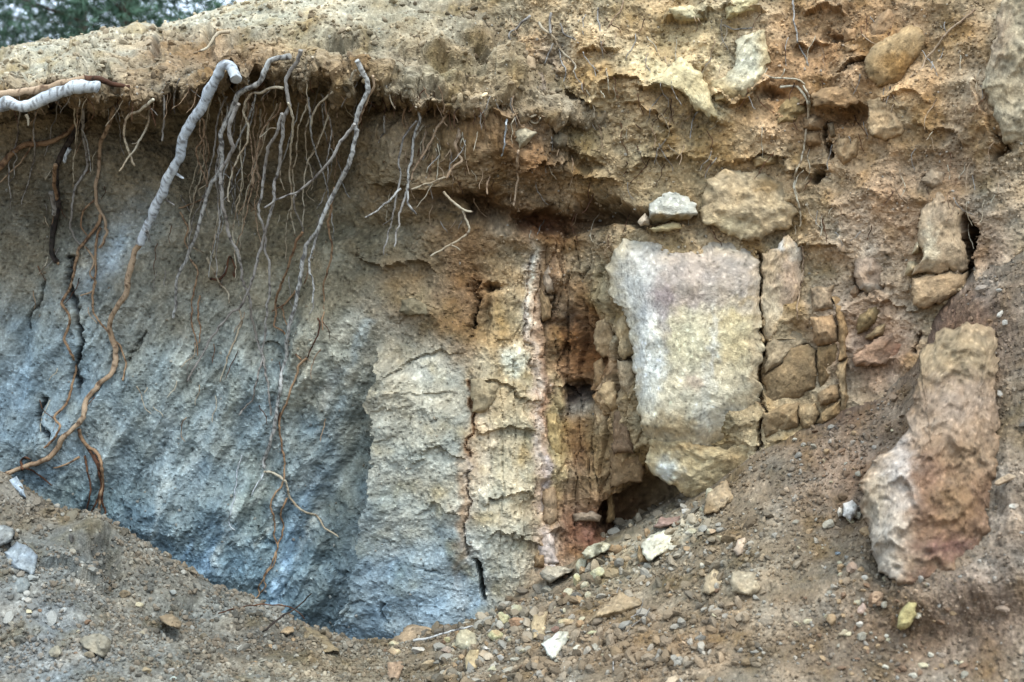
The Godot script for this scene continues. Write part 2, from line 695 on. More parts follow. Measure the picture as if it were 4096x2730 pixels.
func tube(path: PackedVector2Array, r0: float, r1: float, z0: float, z1: float, bark: String, on: Sheet = null, knots := 1.0) -> ArrayMesh:
	var p := smooth_path(path, 1.7)
	var n := p.size()
	var sides := 9 if r0 > 3.0 else 7 if r0 > 1.2 else 5
	var look: Array = BARK[bark]
	var base := lin(look[0][0], look[0][1], look[0][2])
	var bright := lin(look[1][0], look[1][1], look[1][2])
	var dark := lin(look[2][0], look[2][1], look[2][2])
	var mid := PackedVector3Array()
	var rad := PackedFloat32Array()
	var zz := PackedFloat32Array()
	for i in n:
		var t := float(i) / maxi(n - 1, 1)
		var r := (0.86 if r0 > 3.5 else 0.82) * (lerpf(r0, r1, pow(t, 0.8)) + (0.22 if r0 < 3.5 else 0.0)) * (1.0 + 0.2 * n_warp.get_noise_2d(p[i].x * 2.6 + 40.0 * r0, p[i].y * 2.6) * knots)
		var z := lerpf(z0, z1, t) * 0.01
		if on:
			z = maxf(z, on.z_at(p[i].x, p[i].y) + r * 0.003 + 0.01)
		rad.append(r)
		zz.append(z)
	for s in 5:   # an even run in depth
		var w := zz.duplicate()
		for i in range(1, n - 1):
			zz[i] = 0.25 * w[i - 1] + 0.5 * w[i] + 0.25 * w[i + 1]
	if on:
		for i in n:
			zz[i] = maxf(zz[i], on.z_at(p[i].x, p[i].y) + rad[i] * 0.003 + 0.01)
	for i in n:
		var wob := Vector2(n_warp.get_noise_2d(p[i].x * 2.2, p[i].y * 2.2 + 100.0), n_warp.get_noise_2d(p[i].x * 2.2 + 200.0, p[i].y * 2.2)) * 1.5 + Vector2(n_warp.get_noise_2d(p[i].x * 8.0, p[i].y * 8.0 + 100.0), 0.0) * (0.2 if r0 > 3.0 else 0.6)
		mid.append(at(p[i].x + wob.x, p[i].y + wob.y, zz[i]))
		rad[i] *= (EYE - zz[i]) / FOCAL
	var v := PackedVector3Array()
	var c := PackedColorArray()
	var ix := PackedInt32Array()
	var side := Vector3(0.3, 0.2, 1.0)
	for i in n:
		var along := (mid[mini(i + 1, n - 1)] - mid[maxi(i - 1, 0)]).normalized()
		side = (side - along * side.dot(along)).normalized()
		var up := along.cross(side)
		for q in sides:
			var a := TAU * q / sides
			var d := side * cos(a) + up * sin(a)
			var w := mid[i] + d * rad[i] * (0.35 if i == n - 1 else 1.0) * (1.0 + 0.1 * knots * n_fine.get_noise_3dv((mid[i] + d * rad[i]) * 0.9))
			v.append(w)
			var m := n_fine.get_noise_3dv(w * 1.1)
			var s := n_mid.get_noise_3dv(w * 0.9 + Vector3(9, 9, 9))
			var col := base.lerp(bright, clampf(0.5 + 1.6 * s, 0.0, 1.0))
			var net := n_net.get_noise_3dv(w * Vector3(1.5, 1.5, 1.5) + Vector3(0, 0.02 * m, 0))
			if bark in ["white", "lichen"] and net < -0.935:
				col = col.lerp(dark, 0.75)
			if m > look[3] * 0.55:
				col = col.lerp(dark, clampf((m - look[3] * 0.55) * 7.0, 0.0, 0.9))
			c.append(col)
	for i in n - 1:
		for q in sides:
			var e := (q + 1) % sides
			ix.append_array([i * sides + q, i * sides + e, i * sides + sides + q, i * sides + e, i * sides + sides + e, i * sides + sides + q])
	for cap in [0, n - 1]:
		var o: int = cap * sides
		for q in range(1, sides - 1):
			if cap:
				ix.append_array([o, o + q, o + q + 1])
			else:
				ix.append_array([o, o + q + 1, o + q])
	return arrays(v, c, ix, true)


# strands: [part name, bark, r0, r1, z0, z1, path]
func root(called: String, label: String, group: String, strands: Array, on: Sheet) -> Node3D:
	var o := Node3D.new()
	put(o, called)
	var first: PackedVector2Array = strands[0][6]
	o.position = at(first[0].x, first[0].y, strands[0][4] * 0.01)
	tag(o, label, "stick" if called.begins_with("twig") or called.begins_with("stick") else "root", group)
	for s in strands:
		var lift := 9.0 if group.begins_with("roots hanging from the lip") and s[4] > 10.0 else 0.0
		var m := solid(tube(s[6], s[2], s[3], s[4] + lift, s[5], s[1], on), mats["bark"])
		m.position = -o.position
		put(m, s[0], o)
	return o


# ---------------------------------------------------------------- the relief and grain of a sheet
func detail(s: Sheet, low: float, clod: float, fine: float, grain: float, streak: float, lie: float) -> void:
	var big := Cells.new(0.24, 0.2, 3)
	var small := Cells.new(0.085, 0.07, 4)
	var tiny := Cells.new(0.03, 0.024, 6)
	var shear := Cells.new(0.07, 0.32, 7)
	var column := Cells.new(0.045, 0.26, 5)
	rng.seed = 41
	for q in s.nu * s.nv:
		var p := s.P[q]
		var a := n_mid.get_noise_3dv(p)
		var b := n_clod.get_noise_3dv(p)
		var f := n_fine.get_noise_3dv(p)
		var g := n_grain.get_noise_3dv(p)
		var m1 := s.M1[q]
		var m2 := s.M2[q]
		var m3 := s.M3[q]
		var rough := clampf(0.24 + 0.9 * m3 - 0.1 * m1, 0.12, 1.2)
		var h := low * n_low.get_noise_3dv(p) + rough * (low * 1.1 * a + grain * g + fine * f)
		var v := 1.0 + 0.24 * a + 0.16 * f + 0.12 * g + rng.randf_range(-0.14, 0.14)
		if m3 > 0.05:
			var l := -n_lump.get_noise_3dv(p)
			h += m3 * clod * (l - 0.5 + 0.6 * b)
			v += 0.14 * m3 * (l - 0.5)
		var x := p.x + 0.003 * b + 0.018 * a
		var y := p.y - lie * p.z + 0.02 * n_mid.get_noise_3d(p.x + 9.0, p.y, p.z) + 0.006 * f
		if m1 > 0.03:
			h += m1 * (0.05 * big.chip(x, y, 1.1, 1.45) + 0.023 * small.chip(x + 3.0, y, 1.1, 1.3) + 0.0075 * tiny.chip(x, y, 1.0, 1.0))
			v += 0.08 * m1 * big.off[big.last]
		if m2 > 0.03:
			h += m2 * 0.034 * (0.6 * column.height(x, y, 0.7, 0.14, 0.9) + column.chip(x + 0.3, y, 1.0, 1.0))
			v += 0.2 * m2 * column.off[column.last]
		var sl := streak * clampf((390.0 - s.PX[q]) / 70.0, 0.12, 1.0) * clampf((s.PY[q] - 190.0) / 130.0, 0.0, 1.0)
		if sl > 0.01:   # slanting fabric of the sheared granite
			var t := n_mid.get_noise_2d((p.x * 0.86 - p.y * 0.5) * 3.2, (p.x * 0.5 + p.y * 0.86) * 0.55)
			var t2 := n_mid.get_noise_2d((p.x * 0.9 - p.y * 0.43) * 1.1 + 40.0, (p.x * 0.43 + p.y * 0.9) * 0.35)
			h += sl * (0.005 * t + 0.04 * t2 + 0.03 * shear.chip(x * 0.88 - y * 0.47, x * 0.47 + y * 0.88, 1.0, 1.1))
			v += sl * (0.42 * maxf(t, -0.3) + 0.22 * t2)
		var sp := n_spot.get_noise_3dv(p)
		if sp > 0.38:
			v += (sp - 0.38) * 1.7
			h += (sp - 0.38) * 0.006
		elif sp < -0.4:
			v += (sp + 0.4) * 1.3
			h += (sp + 0.4) * 0.01
		v = clampf(v, 0.4, 1.8)
		if lie > 0.0:
			h *= 1.0 - 0.6 * smoothstep(0.35, 0.8, s.N[q].y) - 0.7 * smoothstep(0.1, 0.6, -s.N[q].y)
		s.H[q] += h
		var c := s.C[q]
		var pt := n_mid.get_noise_3dv(p * 0.8 + Vector3(50, 20, 9))
		if pt > 0.08:
			c = c.lerp(Color(c.r * 1.25 + 0.04, c.g * 1.25 + 0.038, c.b * 1.25 + 0.032), minf(1.0, (pt - 0.08) * 3.0))
		elif pt < -0.1:
			c = c.lerp(Color(c.r * 0.84, c.g * 0.75, c.b * 0.58), minf(0.9, (-0.1 - pt) * 2.4) * (1.0 if lie > 0.0 else 0.25 + 0.75 * clampf((s.PX[q] - 330.0) / 120.0, 0.0, 1.0)))
		var w := n_low.get_noise_3dv(p * 2.7 + Vector3(7, 3, 1))   # ochre and bleached patches
		s.C[q] = Color(c.r * v * (1.0 + 0.09 * a + 0.08 * w), c.g * v, c.b * v * (1.0 - 0.1 * a - 0.08 * w))


func fill(s: Sheet, c: Color) -> void:
	s.C.fill(c)


func pad(rows: Array, before: int, after: int) -> void:   # carries a sheet on past the frame
	for r in rows:
		for a in r:
			for i in before:
				a.push_front(a[0])
			for i in after:
				a.push_back(a[a.size() - 1])


func full(v: float, n: int) -> Array:
	var a := []
	for i in n:
		a.append(v)
	return a


func build_face() -> void:
	face = Sheet.new()
	var rows := [
		[full(-62, 19), [-60, -60, -60, -60, -60, -55, -45, -35, -25, -15, -12, -8, -4, 2, 8, 18, 28, 38, 43]],
		[full(0, 19), [-45, -45, -45, -45, -45, -42, -38, -30, -20, -10, -5, 0, 3, 7, 14, 24, 36, 48, 52]],
		[full(62, 19), [-42, -42, -42, -42, -42, -42, -38, -30, -18, -8, -3, 3, 6, 9, 15, 26, 40, 52, 56]],
		[full(124, 19), [-38, -38, -38, -38, -40, -42, -40, -30, -16, -8, -7, 1, 5, 8, 15, 27, 42, 54, 58]],
		[full(186, 19), [-36, -36, -36, -36, -38, -42, -40, -28, -16, -12, -14, -4, 2, 6, 14, 28, 42, 54, 58]],
		[full(248, 19), [-34, -34, -34, -35, -38, -40, -36, -26, -18, -14, -16, 0, 4, 6, 14, 28, 40, 52, 58]],
		[full(310, 19), [-33, -33, -33, -34, -37, -38, -34, -24, -18, -13, -17, 0, 5, 8, 14, 26, 38, 50, 56]],
		[full(372, 19), [-32, -32, -33, -34, -37, -38, -34, -24, -16, -12, -19, 0, 5, 9, 14, 28, 42, 50, 56]],
		[full(434, 19), [-31, -32, -33, -35, -38, -40, -37, -25, -14, -11, -20, -4, 4, 10, 18, 34, 48, 52, 58]],
		[full(496, 19), [-30, -32, -34, -36, -40, -43, -42, -27, -13, -10, -18, -18, -6, 10, 20, 36, 50, 54, 60]],
		[full(558, 19), [-30, -34, -36, -38, -42, -46, -47, -30, -13, -10, -16, -18, -10, 10, 20, 36, 50, 56, 60]],
		[full(620, 19), [-34, -36, -38, -40, -44, -50, -54, -36, -15, -10, -16, -16, -10, 10, 20, 36, 50, 56, 60]],
		[full(682, 19), [-40, -40, -42, -44, -48, -54, -58, -42, -18, -12, -16, -16, -10, 10, 20, 36, 50, 56, 60]],
		[full(744, 19), [-44, -44, -46, -48, -50, -56, -60, -44, -20, -14, -16, -16, -10, 10, 20, 36, 50, 56, 60]],
	]
	var crest := [52, 45, 35, 21, 6, -8, -20, -28, -34]
	for i in 9:   # the top of the rock stays under the soil of the bank
		for q in 3:
			rows[q][0][i] = maxi(rows[q][0][i], crest[i] + 28 + q * 6)
			rows[q][1][i] = -48
	for q in [3, 4]:
		var up := [26, 24, 20, 10, -8, -14, -4, 12, 12, 4, 0]
		for i in 11:
			rows[q][1][i] += up[i] * (1.0 if q == 3 else 0.5)
	for r in rows:   # the hollow on the left is not that deep
		for i in 9:
			r[1][i] = lerpf(r[1][i], -10.0, 0.3)
	var segs := full(45, 13)
	pad(rows, 4, 3)
	face.setup(-320, 1280, 26, rows, segs, 1.4, n_warp, 9.0)
	var s := face
	fill(s, lin(168, 142, 106))
	# --- colour of the rock, with blue sky light painted in at left and pit
	var blue := lin(114, 134, 149)
	s.tint(150, 560, 330, 190, 0, lin(121, 134, 139), 1.0, 2.0)
	s.tint(130, 400, 330, 140, 0, lin(129, 138, 139), 1.0, 1.5)
	s.tint(120, 215, 330, 110, 0, lin(114, 105, 88), 1.0, 1.5)
	s.tint(300, 200, 160, 90, 0, lin(125, 107, 78), 0.9)
	s.tint(270, 590, 130, 80, -30, lin(97, 124, 139), 0.8)
	s.tint(120, 560, 150, 70, 25, lin(106, 128, 141), 0.7)
	s.tint(345, 470, 30, 130, 12, lin(106, 107, 96), 0.85)
	s.tint(230, 380, 90, 60, 0, lin(143, 145, 134), 0.6)
	s.tint(330, 300, 80, 70, 0, lin(127, 118, 96), 0.8)
	s.tint(60, 340, 70, 50, 0, lin(149, 158, 158), 0.7)
	s.tint(120, 240, 40, 26, -30, lin(161, 166, 164), 0.75)
	s.tint(112, 250, 14, 40, 30, lin(176, 185, 192), 0.7)
	s.tint(30, 400, 60, 60, 0, lin(130, 147, 158), 0.6)
	s.tint(20, 200, 60, 40, 0, lin(97, 88, 73), 0.7)
	s.tint(180, 320, 60, 40, 0, lin(139, 132, 116), 0.5)
	s.tint(180, 230, 50, 30, 0, lin(154, 147, 131), 0.4)
	s.tint(330, 360, 16, 60, 38, lin(174, 168, 149), 0.7)
	s.tint(350, 330, 8, 46, 38, lin(191, 183, 164), 0.6)
	s.tint(260, 420, 14, 60, 20, lin(154, 166, 169), 0.6)
	s.tint(205, 440, 10, 50, 15, lin(156, 170, 177), 0.6)
	s.tint(165, 430, 10, 40, 10, lin(154, 166, 172), 0.5)
	s.tint(300, 520, 9, 60, 20, lin(129, 149, 164), 0.6)
	s.tint(278, 590, 7, 36, 22, lin(154, 181, 202), 0.7)
	s.tint(208, 555, 7, 24, 24, lin(141, 168, 190), 0.6)
	s.tint(255, 490, 26, 40, 15, lin(114, 118, 103), 0.6)
	s.tint(95, 500, 40, 22, 0, lin(99, 115, 114), 0.6)
	# granite between the cavity and the vein
	s.tint(425, 470, 52, 150, 0, lin(168, 161, 144), 0.95, 2.0)
	s.tint(410, 380, 46, 50, 0, lin(168, 155, 132), 0.7)
	s.tint(420, 590, 66, 60, 0, lin(132, 148, 158), 0.9, 1.6)
	s.tint(400, 640, 60, 30, 0, lin(112, 133, 149), 0.8)
	s.tint(420, 300, 55, 40, 0, lin(132, 106, 77), 0.9)
	s.tint(445, 330, 30, 16, 10, lin(116, 92, 63), 0.7)
	s.tint(420, 300, 24, 9, 20, lin(156, 135, 100), 0.7)
	s.tint(430, 366, 24, 12, 0, lin(197, 188, 170), 0.7)
	s.tint(480, 300, 26, 50, 0, lin(143, 94, 49), 0.85)
	s.tint(500, 240, 60, 36, 0, lin(129, 89, 52), 0.8)
	s.tint(470, 240, 40, 26, 0, lin(123, 92, 58), 0.6)
	s.tint(505, 430, 30, 190, 0, lin(188, 166, 130), 0.9, 2.0)
	s.tint(500, 330, 24, 50, 0, lin(176, 138, 86), 0.8)
	s.tint(515, 358, 15, 17, 0, lin(228, 221, 197), 0.9, 2.0)
	s.tint(505, 480, 30, 40, 0, lin(192, 179, 153), 0.6)
	s.tint(500, 560, 30, 46, 0, lin(170, 166, 153), 0.8)
	s.tint(475, 440, 6, 60, 0, lin(197, 152, 111), 0.6)
	s.tint(486, 450, 7, 50, 0, lin(230, 203, 172), 0.6)
	s.tint(464, 510, 5, 60, 3, lin(176, 129, 86), 0.6)
	s.tint(475, 600, 12, 30, 0, lin(156, 177, 192), 0.7)
	s.tint(540, 400, 9, 150, 0, lin(230, 196, 166), 0.75, 2.0)
	s.tint(533, 290, 6, 40, 0, lin(235, 225, 206), 0.8)
	s.tint(545, 420, 5, 120, 0, lin(163, 96, 54), 0.5)
	s.tint(556, 540, 18, 60, 0, lin(208, 170, 143), 0.8)
	s.tint(552, 560, 5, 40, 0, lin(235, 223, 216), 0.7)
	# the rusty vein
	s.tint(585, 330, 40, 120, 0, lin(143, 100, 60), 0.95, 2.0)
	s.tint(590, 450, 40, 60, 0, lin(148, 113, 71), 0.9, 2.0)
	s.tint(600, 530, 50, 40, 0, lin(131, 87, 58), 0.9, 2.0)
	s.tint(570, 250, 26, 22, 0, lin(148, 109, 73), 0.7)
	s.tint(572, 285, 12, 50, 0, lin(162, 131, 97), 0.6)
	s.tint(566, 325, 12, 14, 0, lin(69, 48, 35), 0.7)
	s.tint(598, 280, 18, 38, -20, lin(155, 139, 100), 0.65)
	s.tint(590, 255, 14, 20, 0, lin(161, 148, 124), 0.5)
	s.tint(610, 320, 9, 34, 0, lin(126, 115, 80), 0.55)
	s.tint(585, 350, 24, 26, 0, lin(131, 83, 44), 0.8)
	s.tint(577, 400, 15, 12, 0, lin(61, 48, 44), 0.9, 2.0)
	s.tint(582, 412, 18, 10, 0, lin(176, 161, 142), 0.6)
	s.tint(595, 440, 14, 26, 0, lin(134, 117, 84), 0.5)
	s.tint(580, 460, 14, 26, 0, lin(127, 83, 51), 0.6)
	s.tint(556, 440, 7, 60, 0, lin(198, 172, 116), 0.7)
	s.tint(620, 330, 12, 90, 0, lin(183, 150, 109), 0.7)
	s.tint(640, 490, 34, 34, 0, lin(151, 117, 73), 0.8)
	s.tint(590, 540, 20, 20, 0, lin(112, 62, 44), 0.7)
	# upper face: sandy yellow over brown
	s.tint(540, 120, 70, 90, 0, lin(161, 126, 87), 0.9, 2.0)
	s.tint(640, 90, 110, 110, 0, lin(176, 147, 106), 0.9, 2.0)
	s.tint(545, 80, 24, 40, 0, lin(123, 113, 108), 0.6)
	s.tint(555, 110, 16, 50, 0, lin(100, 94, 92), 0.6)
	s.tint(582, 130, 24, 40, 0, lin(123, 117, 85), 0.7)
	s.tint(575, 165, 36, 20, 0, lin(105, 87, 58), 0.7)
	s.tint(520, 150, 30, 26, 0, lin(149, 96, 53), 0.6)
	s.tint(675, 160, 60, 30, -10, lin(173, 140, 92), 0.7)
	s.tint(700, 50, 50, 34, 30, lin(207, 181, 132), 0.7)
	s.tint(690, 95, 50, 12, 35, lin(225, 203, 155), 0.8)
	s.tint(745, 58, 16, 32, 8, lin(227, 207, 172), 0.85)
	s.tint(660, 72, 26, 9, 20, lin(227, 203, 151), 0.7)
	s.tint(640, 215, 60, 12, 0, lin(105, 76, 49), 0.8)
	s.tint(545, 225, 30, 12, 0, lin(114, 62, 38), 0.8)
	s.tint(870, 60, 110, 80, 0, lin(161, 122, 85), 0.9, 2.0)
	s.tint(800, 95, 60, 50, 0, lin(167, 124, 85), 0.8)
	s.tint(880, 150, 60, 60, 0, lin(189, 150, 110), 0.8)
	s.tint(920, 220, 90, 70, 0, lin(173, 140, 110), 0.9, 2.0)
	s.tint(900, 110, 26, 40, 30, lin(205, 172, 124), 0.6)
	s.tint(960, 60, 40, 60, 0, lin(165, 133, 94), 0.7)
	s.tint(1000, 90, 40, 90, 10, lin(173, 152, 128), 0.8)
	s.tint(960, 160, 50, 50, 0, lin(154, 122, 96), 0.7)
	s.tint(860, 240, 40, 40, 0, lin(187, 155, 126), 0.6)
	s.tint(860, 320, 60, 50, 0, lin(180, 147, 117), 0.9, 2.0)
	s.tint(880, 360, 50, 50, 0, lin(167, 129, 104), 0.8)
	s.tint(990, 200, 20, 40, 0, lin(176, 159, 135), 0.7)
	s.tint(990, 250, 30, 40, 0, lin(131, 100, 81), 0.7)
	s.tint(1010, 380, 30, 120, 0, lin(165, 135, 108), 0.8)
	s.tint(632, 300, 26, 70, 0, lin(190, 168, 132), 0.5)
	s.tint(700, 440, 70, 40, 0, lin(184, 160, 118), 0.6)
	s.tint(700, 200, 80, 22, 15, lin(187, 155, 110), 0.7)
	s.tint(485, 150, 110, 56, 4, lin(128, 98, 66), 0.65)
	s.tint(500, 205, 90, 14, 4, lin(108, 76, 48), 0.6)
	s.tint(860, 90, 190, 110, 0, lin(162, 122, 76), 0.4)
	# --- masks: broken, columnar, crumbling
	s.M1.fill(0.3)
	s.mask(1, 760, 250, 330, 420, 0, 1.0)
	s.mask(1, 430, 450, 70, 240, 0, 0.5)
	s.mask(3, 160, 180, 400, 90, 0, 0.6)
	s.mask(3, 160, 480, 330, 260, 0, 0.12)
	s.mask(1, 300, 560, 120, 120, 0, 0.35)
	s.mask(3, 540, 110, 140, 130, 0, 0.8)
	s.mask(3, 460, 230, 110, 60, 0, 0.6)
	s.mask(2, 585, 380, 62, 190, 0, 1.0)
	s.mask(2, 520, 440, 44, 170, 0, 0.4)
	s.mask(3, 900, 250, 120, 120, 0, 0.5)
	# --- hollows, ledges and cracks
	s.ledge(PackedVector2Array([Vector2(340, 640), Vector2(352, 600), Vector2(366, 560), Vector2(375, 505), Vector2(374, 430), Vector2(378, 376)]), 44.0, 12.0)
	s.bump(345, 450, 34, 110, 12, -9.0)
	s.bump(330, 330, 40, 60, 38, 4.0)
	s.bump(230, 400, 120, 50, -15, 3.0)
	s.bump(60, 440, 60, 70, 0, 3.0)
	s.bump(60, 512, 60, 26, 20, -4.0)
	s.bump(150, 520, 70, 30, 10, 3.0)
	s.bump(290, 560, 60, 26, -30, 3.0)
	s.bump(250, 470, 20, 40, 15, -2.5)
	s.bump(285, 150, 60, 40, 0, -12.0)
	s.bump(290, 190, 34, 22, 0, -5.0)
	s.bump(140, 130, 50, 22, 10, -6.0)
	s.bump(495, 150, 95, 46, 8, 12.0)
	s.bump(390, 160, 50, 34, 0, 5.0)
	s.bump(380, 225, 60, 12, 0, -6.0)
	s.ledge(k(5, [740, 850, 600, 885, 480, 915, 380, 960]), 30.0, 2.4)
	s.ledge(k(5, [660, 545, 560, 500, 450, 445]), 16.0, 1.2)
	s.ledge(k(5, [620, 600, 520, 580, 430, 560, 380, 600]), 14.0, 1.6)
	s.ledge(k(5, [700, 1150, 560, 1190, 440, 1150]), 16.0, 1.1)
	s.ledge(k(5, [440, 1250, 380, 1240, 310, 1220]), 12.0, 1.0)
	s.ledge(k(5, [420, 1460, 280, 1450]), 12.0, 1.0)
	s.ledge(k(5, [1300, 1180, 1150, 1090, 950, 1035]), 22.0, 3.5)
	s.ledge(k(5, [1080, 385, 1000, 420, 930, 440]), 16.0, 4.0)
	s.bump(487, 286, 10, 6, -10, -12.0, 2.0)
	s.bump(484, 320, 7, 16, 0, -5.0, 1.5)
	s.line(0, k(5, [890, 380, 885, 500, 895, 640, 870, 700]), 2.2, 6.0)
	s.ledge(k(5, [870, 660, 890, 500, 890, 380]), 40.0, -3.0)
	s.bump(480, 208, 46, 11, 10, -11.0, 1.3)
	s.bump(548, 222, 42, 10, 0, -20.0, 1.4)
	s.bump(612, 214, 36, 10, 5, -18.0, 1.4)
	s.bump(580, 158, 28, 10, 10, -9.0, 1.5)
	s.bump(556, 75, 12, 34, 0, -7.0, 1.5)
	s.bump(470, 205, 26, 12, 0, -8.0, 1.5)
	s.bump(590, 330, 20, 60, 0, -4.0)
	s.bump(566, 324, 10, 8, 0, -5.0)
	s.bump(579, 392, 15, 9, 10, -12.0, 1.1)
	s.ledge(k(5, [1740, 1110, 1640, 1125, 1520, 1115]), 20.0, 4.0)
	s.bump(644, 507, 42, 21, -25, -32.0, 1.5)
	s.bump(620, 520, 30, 22, 0, -6.0)
	s.line(0, k(5, [1890, 1060, 1915, 1250]), 1.5, 6.0)
	s.line(0, k(5, [1450, 380, 1450, 560, 1440, 660]), 1.6, 4.0)
	s.line(0, k(8, [905, 700, 950, 830, 990, 975]), 2.2, 16.0)
	s.line(0, k(5, [880, 1040, 900, 1400, 905, 1568]), 1.3, 3.0)
	s.line(0, k(8, [890, 100, 870, 400, 850, 660]), 1.3, 3.0)
	s.line(0, k(5, [1290, 220, 1300, 600, 1320, 1000]), 1.5, 2.0)
	s.line(0, k(6, [530, 180, 530, 500, 540, 900, 540, 1250, 535, 1568]), 1.6, 5.0)
	s.line(0, k(6, [1600, 700, 1615, 780, 1600, 880]), 1.8, 7.0)
	s.line(0, k(6, [1170, 330, 1220, 420, 1300, 450, 1390, 440]), 1.6, 4.0)
	s.line(0, k(6, [1935, -30, 1940, 60, 1940, 180, 1965, 280, 1970, 400]), 4.2, 45.0)
	s.line(0, k(6, [1975, 40, 1985, 180, 1990, 300]), 4.0, 30.0)
	s.ledge(k(3, [1250, 715, 1080, 752, 960, 755, 870, 740]), 26.0, 6.0)
	s.bump(848, 116, 20, 10, 0, -8.0, 1.5)
	s.bump(819, 171, 5, 8, 0, -12.0, 1.5)
	s.bump(836, 37, 10, 8, 20, -7.0, 1.5)
	s.bump(774, 93, 9, 9, 0, -8.0, 1.5)
	s.bump(1000, 150, 5, 9, 0, -9.0, 1.5)
	s.line(0, k(3, [990, 840, 1000, 960, 1020, 1050]), 2.0, 8.0)
	s.line(0, k(3, [1440, 330, 1250, 430, 1130, 500]), 1.6, 4.0)
	s.line(0, k(4, [450, 240, 510, 440, 530, 660, 560, 900, 545, 1120]), 3.4, 5.0)
	s.line(2, k(4, [450, 240, 510, 440, 530, 660, 560, 900, 545, 1120]), 3.0, 0.75, lin(52, 52, 56))  # darkens the colour along the groove
	s.line(0, k(4, [312, 1190, 300, 1330, 310, 1460]), 2.6, 5.0)
	s.line(2, k(4, [312, 1190, 300, 1330, 310, 1480]), 2.2, 0.7, lin(56, 60, 66))
	s.line(0, k(4, [290, 400, 250, 540, 200, 700]), 1.6, 3.0)
	s.line(0, k(4, [1000, 690, 950, 790, 920, 900]), 1.5, 3.0)
	s.line(0, k(7, [1740, 480, 1800, 560, 1830, 620, 1890, 640]), 1.3, 2.0)
	s.ledge(k(4, [1940, 830, 1880, 800, 1820, 800]), 12.0, 2.5)
	s.ledge(k(7, [1110, 0, 1000, 120, 900, 300, 880, 480]), 24.0, -2.0)
	s.ledge(k(7, [1380, 830, 1480, 640, 1600, 560, 1720, 540]), 30.0, 3.0)
	s.ledge(k(7, [2352, 840, 2200, 780, 2050, 860, 1860, 1000]), 26.0, -3.0)
	s.line(0, k(8, [620, 800, 560, 780, 700, 800]), 1.4, 2.0)
	s.line(0, k(8, [240, 960, 160, 965, 110, 1010, 40, 1120]), 1.4, 1.6)
	s.line(0, k(8, [370, 970, 360, 1110]), 1.4, 4.0)
	for q in [[3, [230, 820, 150, 760, 60, 690, -20, 640, -100, 600, -230, 600], 22, 7], [3, [580, 540, 450, 680, 330, 710, 230, 700], 18, 6], [3, [530, 110, 400, 130, 290, 130], 14, 6], [3, [150, 150, 0, 155, -90, 150], 14, 6], [2, [2353, 1090, 2200, 1100, 2060, 1130], 16, 5], [2, [2250, 870, 2150, 760, 2000, 700], 14, 4],
			[2, [1520, 1100, 1350, 1080, 1200, 1110], 16, 5], [3, [700, 1080, 560, 1060, 430, 1090], 14, 5], [3, [960, 1170, 860, 1150, 760, 1190], 14, 5], [3, [1440, 320, 1250, 430, 1100, 500], 14, 4], [2, [1750, 700, 1600, 640, 1500, 560, 1480, 470], 14, 5], [2, [2050, 560, 1900, 545, 1790, 600, 1740, 720], 16, 4],
			[2, [1860, 1250, 1700, 1180, 1560, 1200], 16, 5], [2, [1900, 330, 1760, 350, 1680, 330], 14, 4], [3, [1080, 100, 960, 60, 860, 90], 14, 5], [3, [1000, 320, 900, 300, 800, 330], 12, 4], [3, [1700, 700, 1560, 640, 1420, 700], 14, 3], [3, [1900, 1000, 1800, 900, 1640, 880], 14, 3], [3, [2050, 600, 2080, 760, 2140, 900, 2190, 1000], 18, 4],
			[2, [1150, 560, 980, 590, 820, 570, 690, 600], 14, 4], [2, [1330, 870, 1200, 830, 1080, 860, 900, 840], 14, 4], [2, [700, 1290, 560, 1310, 400, 1260, 240, 1240], 18, 5], [5, [600, 290, 480, 250, 330, 280, 180, 250], 14, 4], [6, [1600, 560, 1500, 520, 1380, 560], 12, 3], [6, [1100, 150, 980, 120, 860, 160], 12, 4],
			[8, [800, 380, 700, 350, 560, 390], 12, 2], [5, [860, 1560, 700, 1540, 560, 1568], 12, 2], [5, [1280, 1420, 1120, 1380, 960, 1400], 14, 3], [8, [1330, 600, 1200, 520, 1060, 560], 14, 3], [8, [1280, 280, 1120, 240, 1010, 300], 12, 3]]:
		s.ledge(k(q[0], q[1]), q[2], q[3] * 1.25)
	# pale quartz stringers and rust along the joints
	for v in [[5, [1290, 220, 1300, 400, 1310, 640, 1350, 860, 1340, 1100, 1370, 1300, 1340, 1560], 3.0, [216, 190, 172], 0.6], [8, [1390, 0, 1420, 200, 1380, 520, 1410, 700], 3.6, [214, 196, 190], 0.55], [8, [890, 0, 880, 250, 870, 560], 2.0, [196, 172, 152], 0.6],
			[5, [870, 1040, 890, 1300, 900, 1560], 1.6, [150, 98, 52], 0.7], [5, [1480, 180, 1470, 600, 1400, 700], 2.0, [96, 62, 38], 0.5], [6, [530, 200, 538, 800, 536, 1560], 1.2, [112, 74, 46], 0.6], [4, [2340, 960, 2260, 1130, 2200, 1260], 3.0, [176, 172, 162], 0.6],
			[7, [1960, 740, 1900, 880, 1850, 990], 2.6, [150, 176, 196], 0.7], [7, [1480, 620, 1420, 740, 1370, 830], 2.6, [142, 166, 186], 0.6], [7, [1330, 570, 1260, 690], 2.4, [140, 166, 188], 0.6], [6, [240, 560, 270, 800, 240, 1000, 160, 1400], 3.0, [230, 220, 200], 0.7]]:
		s.line(2, k(v[0], v[1]), v[2], v[4], lin(v[3][0], v[3][1], v[3][2]))
